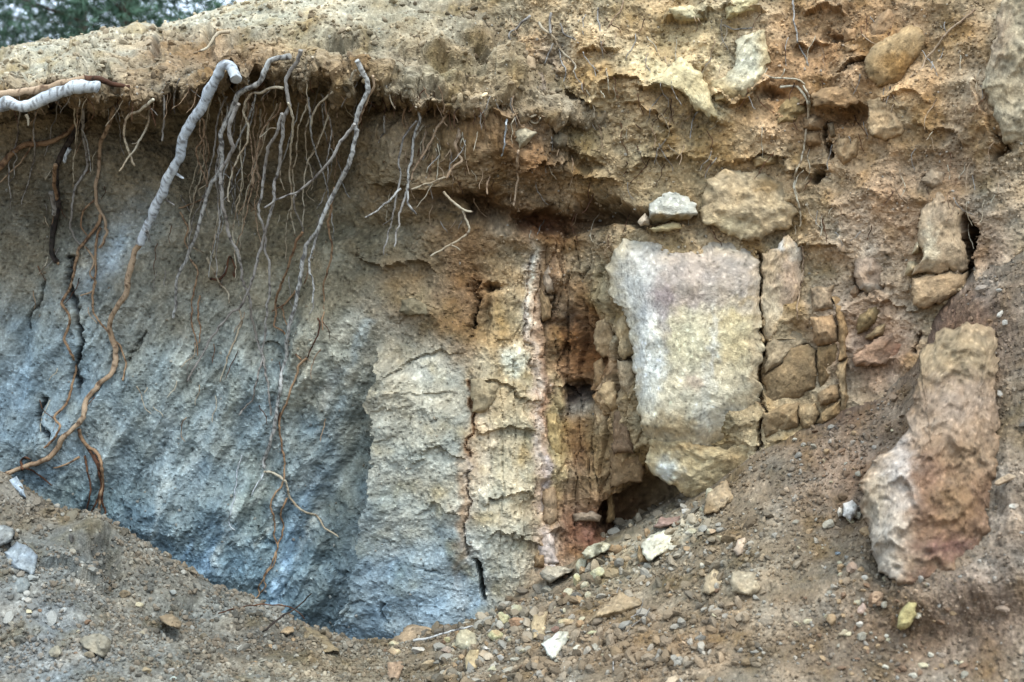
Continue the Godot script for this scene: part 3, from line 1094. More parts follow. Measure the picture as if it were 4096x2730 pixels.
	for q in [[375, 318, 341, 372, 322, 408], [300, 468, 280, 505, 262, 540], [286, 428, 268, 468, 254, 502], [246, 478, 228, 520, 216, 560], [216, 392, 202, 430, 190, 470], [342, 398, 324, 430, 308, 458], [262, 330, 250, 372, 244, 410], [170, 470, 158, 510, 150, 545], [330, 480, 312, 520, 300, 560]]:
		s.line(2, PackedVector2Array([Vector2(q[0], q[1]), Vector2(q[2], q[3]), Vector2(q[4], q[5])]), 4.0, 0.5, lin(168, 172, 168))
	detail(s, 0.024, 0.022, 0.008, 0.0035, 1.0, 0.0)
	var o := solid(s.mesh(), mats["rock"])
	put(o, "rock_face")
	tag(o, "dug rock face, sky-tinted blue-grey granite on the left, rusty vein and tan broken rock on the right", "", "", "structure")


func build_bank() -> void:
	bank = Sheet.new()
	var crest := [54, 48, 40, 32, 18, 0, -16, -26, -33, -38, -42, -45]
	var lip := [92, 90, 86, 94, 84, 66, 74, 92, 104, 112, 122, 128]
	var back := []
	var c2 := []
	var c3 := []
	var l2 := []
	var l3 := []
	var l4 := []
	for i in 12:
		back.append(crest[i] + 14)
		c2.append(crest[i] + 0.34 * (lip[i] - crest[i]))
		c3.append(crest[i] + 0.74 * (lip[i] - crest[i]))
		l2.append(lip[i] + 9)
		l3.append(lip[i] + 20)
		l4.append(lip[i] + 26)
	var fall := [0, 0, 0, 0, 0, 0, 0, -3, -7, -12, -20, -34]
	var zs := []
	for z in [-220, -62, -10, 15, 24, 13, -12, -50]:
		var r := []
		for i in 12:
			r.append(z + fall[i] + (8 if i < 3 and z > 0 else 0))
		zs.append(r)
	var rows := [[back, zs[0]], [crest, zs[1]], [c2, zs[2]], [c3, zs[3]], [lip, zs[4]], [l2, zs[5]], [l3, zs[6]], [l4, zs[7]]]
	pad(rows, 4, 0)
	bank.first = 26
	bank.setup(-320, 640, 16, rows, [26, 34, 34, 24, 14, 14, 10], 1.35, n_warp, 7.0, 15.0)
	var s := bank
	fill(s, lin(141, 122, 96))
	s.tint(60, 60, 120, 26, -10, lin(165, 153, 130), 0.9)
	s.tint(260, 14, 160, 22, -6, lin(169, 157, 132), 0.9)
	s.tint(400, 30, 70, 40, 0, lin(152, 136, 108), 0.7)
	s.tint(190, 45, 70, 18, -8, lin(130, 96, 60), 0.75)
	s.tint(240, 62, 50, 16, 0, lin(135, 99, 62), 0.7)
	s.tint(160, 78, 60, 14, 0, lin(119, 94, 66), 0.7)
	s.tint(60, 78, 60, 14, 0, lin(139, 119, 88), 0.5)
	s.tint(300, 40, 30, 20, 0, lin(158, 136, 100), 0.6)
	s.tint(440, 50, 60, 30, 0, lin(135, 117, 90), 0.6)
	s.tint(470, 80, 60, 22, 0, lin(148, 126, 92), 0.7)
	s.tint(360, 70, 50, 12, 0, lin(132, 99, 62), 0.6)
	s.tint(500, 40, 40, 40, 0, lin(128, 107, 78), 0.6)
	s.tint(420, 86, 34, 12, 20, lin(159, 147, 124), 0.6)
	s.tint(155, 46, 6, 14, 10, lin(65, 46, 34), 0.6)
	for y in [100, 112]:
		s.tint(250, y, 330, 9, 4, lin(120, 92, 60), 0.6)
	s.mask(3, 300, 60, 500, 120, 0, 1.0)
	s.M1.fill(0.55)
	s.mask(1, 450, 60, 120, 60, 0, 0.9)
	var r := RandomNumberGenerator.new()
	r.seed = 31
	for i in 70:   # slumped lumps and bites along the lip
		var x := r.randf_range(-20, 600)
		var y := lerpf(112.0, 84.0, r.randf()) - r.randf_range(0, 46)
		s.bump(x, y, r.randf_range(7, 22), r.randf_range(5, 13), r.randf_range(-25, 25), r.randf_range(-7, 4), r.randf_range(1.0, 1.3))
	s.bump(157, 44, 5, 13, 8, -7.0, 1.5)
	s.bump(208, 34, 6, 6, 0, -7.0, 1.5)
	s.bump(212, 52, 80, 16, -8, -5.0)
	s.bump(260, 52, 24, 12, 0, 4.0)
	s.bump(100, 62, 40, 12, -8, 4.0)
	s.bump(330, 36, 26, 14, 0, 4.0)
	s.bump(448, 40, 14, 12, 0, 4.0, 1.5)
	s.bump(434, 54, 9, 7, 0, 3.0, 1.5)
	s.bump(400, 78, 40, 10, 15, 4.0)
	s.bump(365, 76, 26, 7, 0, -4.0)
	s.bump(520, 62, 26, 20, 0, 4.0)
	detail(s, 0.05, 0.024, 0.006, 0.002, 0.0, 1.0)
	var o := solid(s.mesh(), mats["soil"])
	put(o, "soil_bank")
	tag(o, "overhanging bank of crumbly tan soil above the hollow", "", "", "structure")


func build_scree() -> void:
	scree = Sheet.new()
	var crest := [448, 474, 513, 540, 571, 602, 632, 643, 629, 602, 571, 540, 503, 456, 425, 390, 296, 254, 232]
	var cz := [10, 8, 4, 0, -6, -12, -20, -22, -12, -3, 0, 6, 14, 18, 24, 33, 44, 56, 62]
	var bz := [95, 95, 95, 94, 88, 78, 66, 60, 66, 76, 88, 100, 110, 116, 122, 126, 128, 130, 132]
	var by := []
	var back := [[], []]
	var m1 := [[], []]
	var m2 := [[], []]
	var front := [[], []]
	for i in 19:
		var pit := clampf(absf(i - 6.2) / 3.0, 0.0, 1.0)
		by.append(700)
		back[0].append(crest[i] + (44 if i < 9 else -26))
		back[1].append(cz[i] - 44)
		m1[0].append(lerpf(crest[i], 700, 0.33))
		m1[1].append(lerpf(cz[i], bz[i], 0.36))
		m2[0].append(lerpf(crest[i], 700, 0.66))
		m2[1].append(lerpf(cz[i], bz[i], 0.7))
		front[0].append(900)
		front[1].append(200)
	var rows := [back, [crest, cz], m1, m2, [by, bz], front]
	pad(rows, 4, 3)
	scree.first = 16
	scree.setup(-320, 1280, 26, rows, [16, 64, 62, 62, 46], 1.5, n_warp, 8.0)
	var s := scree
	fill(s, lin(122, 105, 86))
	s.tint(120, 620, 260, 120, 0, lin(116, 112, 104), 1.0, 2.0)
	s.tint(40, 560, 80, 60, 30, lin(112, 108, 100), 0.7)
	s.tint(40, 640, 70, 50, 0, lin(122, 120, 118), 0.7)
	s.tint(160, 600, 60, 30, 0, lin(110, 98, 80), 0.5)
	s.tint(330, 670, 120, 30, 0, lin(126, 112, 90), 0.8)
	s.tint(250, 640, 60, 20, 0, lin(96, 84, 70), 0.6)
	s.tint(700, 590, 160, 90, -20, lin(130, 111, 87), 0.8)
	s.tint(660, 650, 90, 40, 0, lin(140, 112, 84), 0.7)
	s.tint(860, 470, 70, 60, -30, lin(126, 96, 74), 0.8)
	s.tint(950, 330, 70, 60, -30, lin(118, 88, 70), 0.9)
	s.tint(850, 410, 40, 14, -30, lin(96, 70, 54), 0.7)
	s.tint(930, 640, 130, 60, 0, lin(112, 88, 68), 0.9)
	s.tint(990, 600, 60, 40, 0, lin(132, 108, 92), 0.6)
	s.tint(1010, 520, 30, 60, 0, lin(140, 116, 98), 0.6)
	s.tint(620, 560, 40, 26, -30, lin(172, 154, 124), 0.6)
	s.tint(680, 530, 30, 16, -20, lin(190, 178, 154), 0.6)
	s.tint(500, 625, 60, 20, -20, lin(144, 126, 102), 0.6)
	s.M1.fill(0.4)
	s.mask(3, 200, 620, 300, 140, 0, 0.8)
	s.mask(3, 900, 560, 160, 140, 0, 0.45)
	s.mask(3, 560, 640, 160, 70, 0, 0.4)
	# the mound on the left: slumps, a dark burrow and a trough
	s.bump(110, 572, 17, 26, -8, -9.0, 1.0)
	s.bump(86, 545, 30, 18, 20, 9.0)
	s.bump(115, 545, 22, 20, 20, 4.0)
	s.bump(40, 600, 50, 40, 0, 5.0)
	s.bump(160, 620, 60, 18, 20, -5.0)
	s.bump(190, 612, 60, 12, 25, -4.0)
	s.ledge(k(7, [650, 900, 540, 900, 460, 850, 330, 820]), 26.0, 5.0)
	s.bump(310, 655, 26, 10, 10, 5.0)
	s.bump(226, 660, 50, 10, -10, -4.0)
	s.bump(930, 606, 60, 24, 0, 9.0)
	s.bump(1012, 520, 16, 60, 0, 8.0)
	s.bump(868, 560, 14, 40, 10, 5.0)
	s.bump(860, 590, 30, 18, 0, 4.0)
	s.bump(985, 585, 60, 22, -30, 5.0)
	s.bump(960, 620, 60, 22, 0, -4.0)
	s.bump(760, 560, 60, 30, -20, 3.0)
	detail(s, 0.03, 0.026, 0.01, 0.004, 0.0, 0.9)
	var o := solid(s.mesh(), mats["soil"])
	put(o, "debris_slope")
	tag(o, "slope of loose brown dirt and gravel at the foot of the face", "", "", "structure")


func _ready() -> void:
	noise(n_low, 11, 0.55, 2)
	noise(n_mid, 12, 0.17, 5)
	noise(n_clod, 13, 0.062, 2)
	noise(n_fine, 14, 0.03, 2)
	noise(n_grain, 15, 0.013, 1)
	noise(n_spot, 16, 0.017, 1)
	noise(n_warp, 17, 46.0, 2)
	noise(n_lump, 18, 0.04, 2, FastNoiseLite.TYPE_CELLULAR)
	noise(n_net, 19, 0.03, 1, FastNoiseLite.TYPE_CELLULAR)
	n_net.cellular_return_type = FastNoiseLite.RETURN_DISTANCE2_SUB
	n_lump.cellular_return_type = FastNoiseLite.RETURN_DISTANCE
	n_lump.domain_warp_enabled = true
	n_lump.domain_warp_amplitude = 0.02
	n_lump.domain_warp_frequency = 20.0
	var cam := Camera3D.new()
	cam.name = "camera"
	cam.position = Vector3(0, 0, EYE)
	cam.fov = rad_to_deg(2.0 * atan(341.0 / FOCAL))
	cam.near = 0.05
	cam.far = 2000.0
	add_child(cam)
	var lens := CameraAttributesPhysical.new()
	lens.frustum_focal_length = 12.0 * FOCAL / 341.0
	lens.frustum_focus_distance = 4.95
	lens.exposure_aperture = 2.0
	lens.frustum_near = 0.05
	lens.frustum_far = 2000.0
	cam.attributes = lens
	cam.current = true
	var env := Environment.new()
	env.background_mode = Environment.BG_SKY
	var sky := ProceduralSkyMaterial.new()
	sky.sky_top_color = Color(0.84, 0.92, 1.0)
	sky.sky_horizon_color = Color(0.62, 0.67, 0.74)
	sky.sky_curve = 0.35
	sky.sky_energy_multiplier = 1.25
	sky.ground_horizon_color = Color(0.5, 0.46, 0.4)
	sky.ground_bottom_color = Color(0.3, 0.26, 0.22)
	var sk := Sky.new()
	sk.sky_material = sky
	env.sky = sk
	env.tonemap_mode = Environment.TONE_MAPPER_LINEAR
	env.tonemap_exposure = 2.85
	env.sdfgi_enabled = true
	env.ssao_enabled = true
	env.ssil_enabled = true
	var we := WorldEnvironment.new()
	we.name = "world"
	we.environment = env
	add_child(we)
	var sun := DirectionalLight3D.new()
	sun.name = "sun"
	sun.light_color = Color(1.0, 0.97, 0.93)
	sun.light_energy = 0.4
	sun.light_angular_distance = 24.0
	sun.shadow_enabled = true
	sun.rotation_degrees = Vector3(-58, 30, 0)
	sun.sky_mode = DirectionalLight3D.SKY_MODE_LIGHT_ONLY
	add_child(sun)
	make_materials()
	var t0 := Time.get_ticks_msec()
	build_face()
	print("face ", Time.get_ticks_msec() - t0)
	build_bank()
	build_scree()
	print("sheets ", Time.get_ticks_msec() - t0)
	build_pieces()
	build_stones()
	print("stones ", Time.get_ticks_msec() - t0)
	build_roots()
	print("roots ", Time.get_ticks_msec() - t0)
	build_surroundings()
	print("all ", Time.get_ticks_msec() - t0)


func slab(called: String, out: PackedVector2Array, lift: float, sx: float, sy: float, deep: float, col: Color, facet := 1.0, label := "", blobs := [], planes := []) -> void:
	var mid := Vector2.ZERO
	for p in out:
		mid += p / out.size()
	var base := face.z_at(mid.x, mid.y) * 100.0
	var pl := []
	for q in planes:
		pl.append([q[0], q[1], base + q[2], q[3], q[4]])
	var o := piece(out, base + 0.55 * lift + 1.0, sx, sy, deep, col.lerp(face.C[face.index_at(mid.x, mid.y)], 0.25), 0.8 * facet, blobs, pl, "rock", 0.35 * lift)
	put(o, called, get_node("rock_face"))
	tag(o, label)


func build_pieces() -> void:
	# the big pale block right of the vein
	var block := PackedVector2Array([Vector2(606, 268), Vector2(612, 252), Vector2(626, 241), Vector2(648, 233), Vector2(680, 229), Vector2(708, 231), Vector2(728, 242), Vector2(745, 250), Vector2(759, 258), Vector2(760, 300), Vector2(761, 350), Vector2(760, 400), Vector2(759, 442), Vector2(740, 462), Vector2(722, 458), Vector2(704, 470), Vector2(684, 458), Vector2(664, 452), Vector2(652, 440), Vector2(642, 430), Vector2(639, 400), Vector2(634, 380), Vector2(633, 345), Vector2(626, 318), Vector2(614, 300)])
	slab("rock_block", block, 13.0, 3.0, 1.0, 30.0, lin(208, 190, 158), 0.5, "large pale cream block with a dusty mauve upper half", [
		[690, 272, 66, 36, lin(176, 155, 140), 0.95], [745, 280, 22, 40, lin(172, 152, 136), 0.8], [640, 285, 22, 40, lin(197, 190, 181), 0.85], [660, 306, 16, 30, lin(145, 125, 119), 0.8], [690, 300, 30, 8, lin(162, 140, 127), 0.7], [650, 350, 16, 44, lin(227, 221, 217), 0.9], [664, 300, 9, 16, lin(150, 129, 129), 0.5], [680, 340, 34, 26, lin(227, 209, 166), 0.6],
		[652, 375, 12, 40, lin(226, 220, 206), 0.75], [700, 418, 5, 30, lin(232, 222, 202), 0.7], [745, 300, 8, 4, lin(172, 140, 92), 0.6], [735, 318, 26, 6, lin(196, 166, 112), 0.6], [664, 330, 5, 24, lin(150, 132, 126), 0.5], [714, 345, 4, 40, lin(221, 209, 193), 0.8], [706, 405, 6, 34, lin(231, 226, 216), 0.7], [735, 340, 20, 30, lin(208, 183, 134), 0.8], [695, 384, 10, 8, lin(160, 120, 108), 0.8], [690, 400, 40, 26, lin(217, 200, 169), 0.6], [670, 425, 30, 12, lin(167, 137, 92), 0.7], [730, 420, 26, 16, lin(219, 206, 185), 0.7], [720, 440, 30, 10, lin(178, 146, 100), 0.6], [755, 350, 6, 80, lin(182, 150, 109), 0.5]],
		[[690, 300, 9.0, 3.0, 9.0], [690, 318, 8.5, 3.0, -2.0], [690, 262, 6.0, 2.0, 30.0], [650, 425, 5.0, 8.0, -34.0], [642, 330, 5.5, 26.0, 0.0], [725, 405, 7.0, -8.0, -22.0], [690, 440, 3.5, 4.0, -40.0]])
	slab("rock_block", PackedVector2Array([Vector2(646, 452), Vector2(650, 434), Vector2(690, 440), Vector2(730, 448), Vector2(757, 440), Vector2(758, 470), Vector2(740, 482), Vector2(712, 492), Vector2(694, 500), Vector2(676, 490), Vector2(661, 478), Vector2(650, 470)]), 8.0, 6.0, -14.0, 24.0, lin(180, 154, 110), 1.6, "", [[668, 470, 14, 12, lin(226, 222, 209), 0.9], [700, 470, 20, 18, lin(184, 160, 118), 0.6], [735, 465, 16, 20, lin(154, 121, 77), 0.6], [690, 446, 40, 6, lin(149, 116, 72), 0.6]])
	# the strip and stacked blocks right of it
	slab("rock_slab", k(6, [545, 180, 640, 130, 700, 30, 810, 120, 822, 280, 800, 450, 790, 640, 690, 700, 560, 800, 540, 600]), 6.0, -2.0, 0.0, 22.0, lin(176, 148, 118), 1.0, "", [[800, 250, 12, 12, lin(212, 196, 176), 0.8], [779, 243, 6, 8, lin(222, 214, 206), 0.7], [770, 310, 12, 26, lin(196, 178, 150), 0.6], [790, 280, 12, 26, lin(160, 132, 118), 0.5], [785, 330, 20, 16, lin(190, 158, 112), 0.4]])
	slab("rock_slab", k(6, [552, 830, 620, 760, 760, 690, 870, 700, 890, 780, 760, 850, 640, 960, 570, 1000]), 5.0, 0.0, 2.0, 20.0, lin(170, 144, 112), 1.0)
	slab("rock_slab", k(6, [560, 1010, 640, 950, 760, 840, 860, 800, 915, 830, 915, 1000, 905, 1110, 780, 1180, 650, 1230, 550, 1270]), 7.0, 8.0, -4.0, 24.0, lin(132, 102, 66), 0.6, "brown slab with a smooth slanting face")
	slab("rock_slab", k(6, [925, 820, 1055, 800, 1068, 880, 1060, 980, 1000, 1060, 930, 1115, 918, 960]), 1.0, -6.0, -6.0, 20.0, lin(120, 92, 54), 0.6)
	slab("rock_slab", k(6, [880, 425, 960, 405, 1040, 395, 1035, 560, 940, 585, 875, 600]), 6.0, 0.0, 0.0, 18.0, lin(154, 122, 88), 0.8)
	slab("rock_slab", k(6, [880, 620, 1030, 600, 1060, 720, 1070, 800, 920, 815, 895, 740]), 6.5, 0.0, 0.0, 18.0, lin(160, 124, 84), 0.8)
	slab("rock_slab", k(6, [1040, 470, 1105, 470, 1115, 600, 1130, 900, 1070, 930, 1062, 760]), 4.0, 0.0, 0.0, 18.0, lin(150, 114, 66), 1.2)
	slab("rock_slab", k(6, [1065, 940, 1130, 910, 1130, 1100, 1125, 1300, 1090, 1290, 1070, 1100]), 4.0, 0.0, 0.0, 18.0, lin(160, 126, 80), 1.0)
	slab("rock_slab", k(6, [550, 1280, 680, 1230, 800, 1190, 812, 1300, 800, 1380, 690, 1410, 560, 1450]), 6.0, 0.0, -6.0, 20.0, lin(140, 112, 78), 1.0)
	slab("rock_slab", k(6, [800, 1220, 905, 1200, 935, 1280, 905, 1350, 890, 1425, 840, 1425, 808, 1330]), 7.0, 3.0, 0.0, 18.0, lin(160, 128, 88), 0.8)
	slab("rock_slab", k(6, [920, 1140, 1000, 1095, 1075, 1075, 1080, 1175, 990, 1230, 945, 1220]), 6.0, 0.0, 6.0, 18.0, lin(158, 124, 86), 0.7)
	slab("rock_slab", k(6, [945, 1280, 1085, 1185, 1100, 1290, 1020, 1350, 960, 1370, 910, 1350]), 5.5, 0.0, -8.0, 18.0, lin(140, 110, 72), 0.7)
	# upper right: the wedge-shaped boulder, slabs and the wall behind it
	slab("rock_wedge", k(3, [1255, 410, 1310, 320, 1400, 260, 1500, 205, 1600, 160, 1680, 175, 1690, 260, 1650, 350, 1570, 490, 1490, 570, 1400, 605, 1300, 580, 1250, 500]), 11.0, 0.0, 0.0, 26.0, lin(172, 140, 96), 0.35, "wedge-shaped ochre rock with a shaded lower face", [[900, 66, 22, 16, lin(150, 108, 54), 0.9]], [[886, 62, 14.0, -6.0, 20.0], [897, 62, 14.0, -48.0, -30.0]])  # the darker blob paints shade onto the lower face
	slab("rock_slab", k(3, [1285, 180, 1340, 110, 1410, 60, 1490, 80, 1430, 230, 1350, 270, 1285, 285]), 4.0, 4.0, 4.0, 16.0, lin(152, 118, 84), 0.5)
	slab("rock_slab", k(3, [1110, 205, 1200, 200, 1215, 285, 1110, 290]), 4.0, 0.0, 0.0, 14.0, lin(158, 122, 86), 0.5)
	slab("rock_slab", k(3, [1110, 310, 1240, 298, 1200, 370, 1120, 375]), 4.0, 0.0, 0.0, 14.0, lin(150, 118, 84), 0.5)
	slab("rock_slab", k(3, [890, 640, 1000, 600, 1120, 590, 1255, 560, 1250, 690, 1130, 735, 1020, 750, 900, 725]), 7.0, 0.0, 12.0, 18.0, lin(150, 114, 76), 1.2)
	slab("rock_slab", k(3, [640, 770, 720, 690, 850, 630, 860, 760, 760, 850, 650, 850]), 4.0, 0.0, 0.0, 18.0, lin(152, 124, 78), 1.0)
	slab("rock_slab", k(3, [830, 800, 900, 778, 975, 815, 960, 890, 880, 895, 832, 870]), 6.0, 0.0, 0.0, 16.0, lin(160, 126, 90), 0.5)
	slab("rock_slab", k(3, [840, 910, 940, 900, 955, 990, 880, 1015, 830, 980]), 5.0, 0.0, 0.0, 16.0, lin(158, 122, 84), 0.5)
	slab("rock_slab", k(3, [995, 850, 1040, 840, 1060, 940, 1020, 950]), 4.0, 0.0, 0.0, 16.0, lin(136, 118, 92), 0.3)
	slab("rock_slab", k(3, [1290, 690, 1480, 640, 1600, 760, 1560, 900, 1400, 960, 1290, 930]), 3.0, 0.0, 4.0, 20.0, lin(178, 144, 104), 1.3)
	slab("rock_slab", k(3, [1060, 960, 1200, 920, 1240, 960, 1200, 1080, 1110, 1130, 1070, 1080]), 3.0, 0.0, 0.0, 20.0, lin(176, 142, 102), 1.0)
	# pale yellow rock of the upper middle
	slab("rock_slab", k(3, [375, 260, 440, 215, 560, 200, 640, 330, 600, 450, 540, 560, 450, 660, 330, 700, 240, 690, 190, 560, 280, 540, 350, 460]), 6.0, 0.0, 4.0, 22.0, lin(182, 156, 108), 1.4, "", [[745, 58, 16, 36, lin(214, 202, 172), 0.9], [730, 95, 26, 8, lin(150, 118, 66), 0.7]])
	slab("rock_slab", k(3, [-240, 560, -120, 470, -20, 400, 60, 450, 150, 560, 210, 700, 260, 800, 160, 800, 40, 700, -40, 620, -140, 600]), 5.0, 0.0, 4.0, 20.0, lin(196, 176, 132), 1.0)
	slab("rock_slab", k(3, [285, 20, 400, -30, 530, -20, 500, 60, 430, 90, 380, 120, 290, 125]), 7.0, 0.0, -6.0, 18.0, lin(206, 184, 132), 0.7)
	slab("rock_slab", k(3, [-100, 60, 40, 30, 150, 60, 150, 140, 60, 150, -60, 130]), 6.0, 0.0, 2.0, 18.0, lin(200, 180, 136), 0.8)
	slab("rock_slab", k(3, [140, 1310, 250, 1170, 380, 1170, 510, 1180, 680, 1240, 760, 1330, 800, 1480, 740, 1560, 540, 1640, 400, 1680, 240, 1580, 130, 1520]), 7.0, 0.0, 2.0, 24.0, lin(182, 154, 116), 1.3, "", [[725, 230, 30, 14, lin(206, 182, 138), 0.6], [765, 186, 14, 6, lin(142, 108, 62), 0.7]])
	slab("rock_slab", k(3, [480, 1080, 620, 1040, 680, 1070, 640, 1130, 500, 1150]), 6.0, 0.0, 0.0, 16.0, lin(180, 150, 104), 1.0)
	# the split pinnacle by the dark slit, and what lies round it
	slab("rock_pinnacle", k(6, [1645, -120, 1780, -260, 1880, -280, 1935, -200, 1940, -60, 1920, 0, 1935, 110, 1950, 180, 1965, 300, 1800, 310, 1600, 320, 1640, 180, 1620, 60]), 9.0, 2.0, 0.0, 30.0, lin(178, 148, 112), 0.8, "tan pinnacle of split rock left of the dark slit", [[930, 245, 8, 30, lin(206, 190, 160), 0.5], [935, 200, 20, 26, lin(158, 130, 104), 0.5]])
	slab("rock_pinnacle", k(6, [1580, 345, 1700, 325, 1960, 310, 1968, 392, 1880, 470, 1760, 540, 1660, 560, 1590, 520, 1560, 440]), 8.0, 2.0, 4.0, 28.0, lin(164, 132, 98), 0.5)
	slab("rock_slab", k(6, [1530, 325, 1555, 230, 1600, 225, 1645, 270, 1610, 330, 1570, 335]), 11.0, 0.0, 0.0, 12.0, lin(194, 168, 128), 0.3)
	slab("rock_slab", k(6, [1575, 180, 1610, 100, 1640, 100, 1625, 170]), 11.0, 0.0, 0.0, 10.0, lin(206, 182, 144), 0.3)
	slab("rock_slab", k(6, [1180, 340, 1200, 210, 1330, 160, 1370, 260, 1400, 360, 1390, 440, 1300, 450, 1220, 420]), 5.0, 0.0, 0.0, 18.0, lin(176, 146, 122), 0.9, "", [[870, 290, 8, 6, lin(210, 198, 182), 0.6]])
	slab("rock_slab", k(6, [1150, 450, 1190, 400, 1225, 430, 1215, 490, 1170, 490]), 5.0, 0.0, 0.0, 14.0, lin(164, 124, 88), 0.4)
	slab("rock_slab", k(6, [1190, 690, 1220, 610, 1280, 550, 1350, 535, 1355, 600, 1310, 660, 1250, 720, 1200, 735]), 6.0, 0.0, 0.0, 16.0, lin(142, 114, 68), 0.5, "", [], [[865, 318, 6.0, 16.0, 14.0]])
	slab("rock_slab", k(6, [1260, 760, 1320, 690, 1400, 660, 1390, 740, 1310, 770]), 4.0, 0.0, 0.0, 12.0, lin(166, 136, 92), 0.6)
	slab("rock_slab", k(6, [1180, 860, 1300, 780, 1500, 700, 1580, 760, 1590, 860, 1480, 930, 1300, 960, 1190, 950]), 4.0, 0.0, 0.0, 18.0, lin(160, 122, 94), 0.9, "", [[900, 350, 14, 8, lin(166, 108, 78), 0.6]])
	# the far right edge of the face
	slab("rock_column", k(6, [2275, 560, 2300, 180, 2400, 120, 2480, 400, 2480, 1300, 2360, 1340, 2310, 1250]), 9.0, 0.0, 0.0, 26.0, lin(176, 150, 112), 0.8, "tan rock column cut by the right edge")
	slab("rock_slab", k(3, [2190, 60, 2240, -60, 2480, -60, 2480, 880, 2360, 930, 2270, 1000, 2190, 920, 2110, 720, 2060, 560, 2130, 330]), 8.0, 6.0, -2.0, 24.0, lin(164, 146, 116), 1.2, "", [[968, 30, 5, 60, lin(166, 176, 174), 0.6], [975, 140, 12, 40, lin(170, 162, 140), 0.5], [995, 30, 14, 40, lin(162, 124, 96), 0.5]])
	slab("rock_slab", k(6, [2200, 1290, 2240, 1210, 2300, 1300, 2300, 1480, 2230, 1568, 2190, 1450]), 6.0, 0.0, 0.0, 18.0, lin(164, 128, 92), 0.5)
	# the vein: upright slivers of rusty rock
	for q in [
		[[1420, 1290, 1480, 1280, 1500, 1400, 1530, 1568, 1440, 1568, 1425, 1420], 5.0, [172, 142, 92]], [[1740, 940, 1790, 900, 1820, 960, 1815, 1080, 1770, 1130, 1740, 1060], 5.0, [166, 132, 92]],
		[[1760, 1140, 1800, 1070, 1890, 1060, 1910, 1240, 1860, 1260, 1800, 1210], 6.0, [172, 140, 96]], [[1880, 1280, 1950, 1250, 1990, 1400, 2010, 1568, 1880, 1568, 1870, 1400], 5.0, [128, 98, 74]], [[1900, 900, 2020, 940, 2030, 1080, 1990, 1180, 1930, 1100, 1900, 1020], 6.0, [176, 150, 118]],
		
		[[1900, 640, 1960, 600, 2010, 720, 2025, 860, 1960, 920, 1900, 860], 5.0, [178, 150, 110]], [[1750, 640, 1830, 600, 1880, 700, 1880, 860, 1800, 900, 1750, 800], 4.0, [166, 134, 96]], [[1390, 320, 1430, 260, 1460, 320, 1470, 440, 1420, 460, 1395, 400], 4.0, [158, 140, 122]], [[1370, 420, 1400, 470, 1440, 480, 1445, 620, 1390, 640, 1365, 540], 3.0, [150, 120, 82]]]:
		slab("rock_sliver", k(5, q[0]), q[1] * 0.5, 0.0, 0.0, 16.0, lin(q[2][0], q[2][1], q[2][2]), 0.6)
	for q in [[[1850, -30, 2090, -30, 2090, 120, 2080, 190, 1960, 175, 1855, 225, 1848, 100], 6.0, [136, 104, 72]], 
			[[1830, 200, 1875, 190, 1870, 380, 1880, 450, 1825, 470], 6.0, [158, 122, 70]], [[1600, 400, 1720, 380, 1790, 420, 1780, 455, 1610, 455], 5.0, [168, 146, 122]], [[1380, 230, 1470, 220, 1490, 440, 1440, 500, 1390, 460], 4.0, [176, 140, 100]],
			[[1350, 520, 1430, 500, 1470, 600, 1490, 740, 1400, 770, 1350, 690], 4.5, [204, 186, 178]], [[1330, 690, 1395, 690, 1392, 780, 1330, 770], 5.0, [168, 130, 88]], [[2100, 0, 2180, -20, 2190, 110, 2140, 130, 2110, 100], 7.0, [168, 140, 96]]]:
		slab("rock_sliver", k(8, q[0]), q[1] * 0.5, 0.0, 0.0, 16.0, lin(q[2][0], q[2][1], q[2][2]), 0.6)
	# pale knobs and lumps between the hollow and the vein
	slab("rock_knob", k(5, [400, 570, 420, 500, 500, 480, 600, 530, 660, 560, 600, 610, 470, 600]), 4.0, 0.0, 0.0, 14.0, lin(132, 118, 92), 0.6)
	slab("rock_knob", k(5, [895, 1050, 960, 1040, 1080, 1090, 1060, 1180, 980, 1270, 900, 1270]), 3.0, 0.0, 0.0, 14.0, lin(164, 142, 106), 0.8)
	slab("rock_knob", k(2, [660, 240, 700, 205, 770, 240, 800, 310, 740, 345, 680, 330]), 12.0, 0.0, 0.0, 14.0, lin(158, 136, 112), 0.6)
	slab("rock_knob", k(2, [1195, 410, 1235, 365, 1330, 390, 1345, 480, 1250, 540, 1205, 500]), 6.0, 0.0, 0.0, 14.0, lin(164, 140, 112), 0.6)
	slab("rock_knob", k(2, [1380, 760, 1400, 690, 1500, 680, 1510, 800, 1430, 880, 1350, 860]), 5.0, 0.0, 0.0, 14.0, lin(124, 116, 106), 0.7)
	slab("rock_knob", k(2, [1200, 900, 1260, 870, 1350, 920, 1290, 980, 1230, 1030, 1195, 970]), 6.0, 0.0, 0.0, 14.0, lin(182, 168, 138), 0.6)
	slab("rock_knob", k(2, [1450, 950, 1500, 900, 1560, 940, 1540, 1020, 1470, 1030]), 4.0, 0.0, 0.0, 12.0, lin(126, 110, 88), 0.5)
	slab("rock_knob", k(2, [640, 1340, 720, 1290, 850, 1370, 900, 1470, 800, 1540, 700, 1480]), 8.0, 0.0, 0.0, 14.0, lin(162, 132, 92), 0.8)
	slab("rock_knob", k(6, [1640, -320, 1700, -400, 1800, -380, 1820, -300, 1720, -260]), 4.0, 0.0, 0.0, 12.0, lin(182, 152, 120), 0.7)


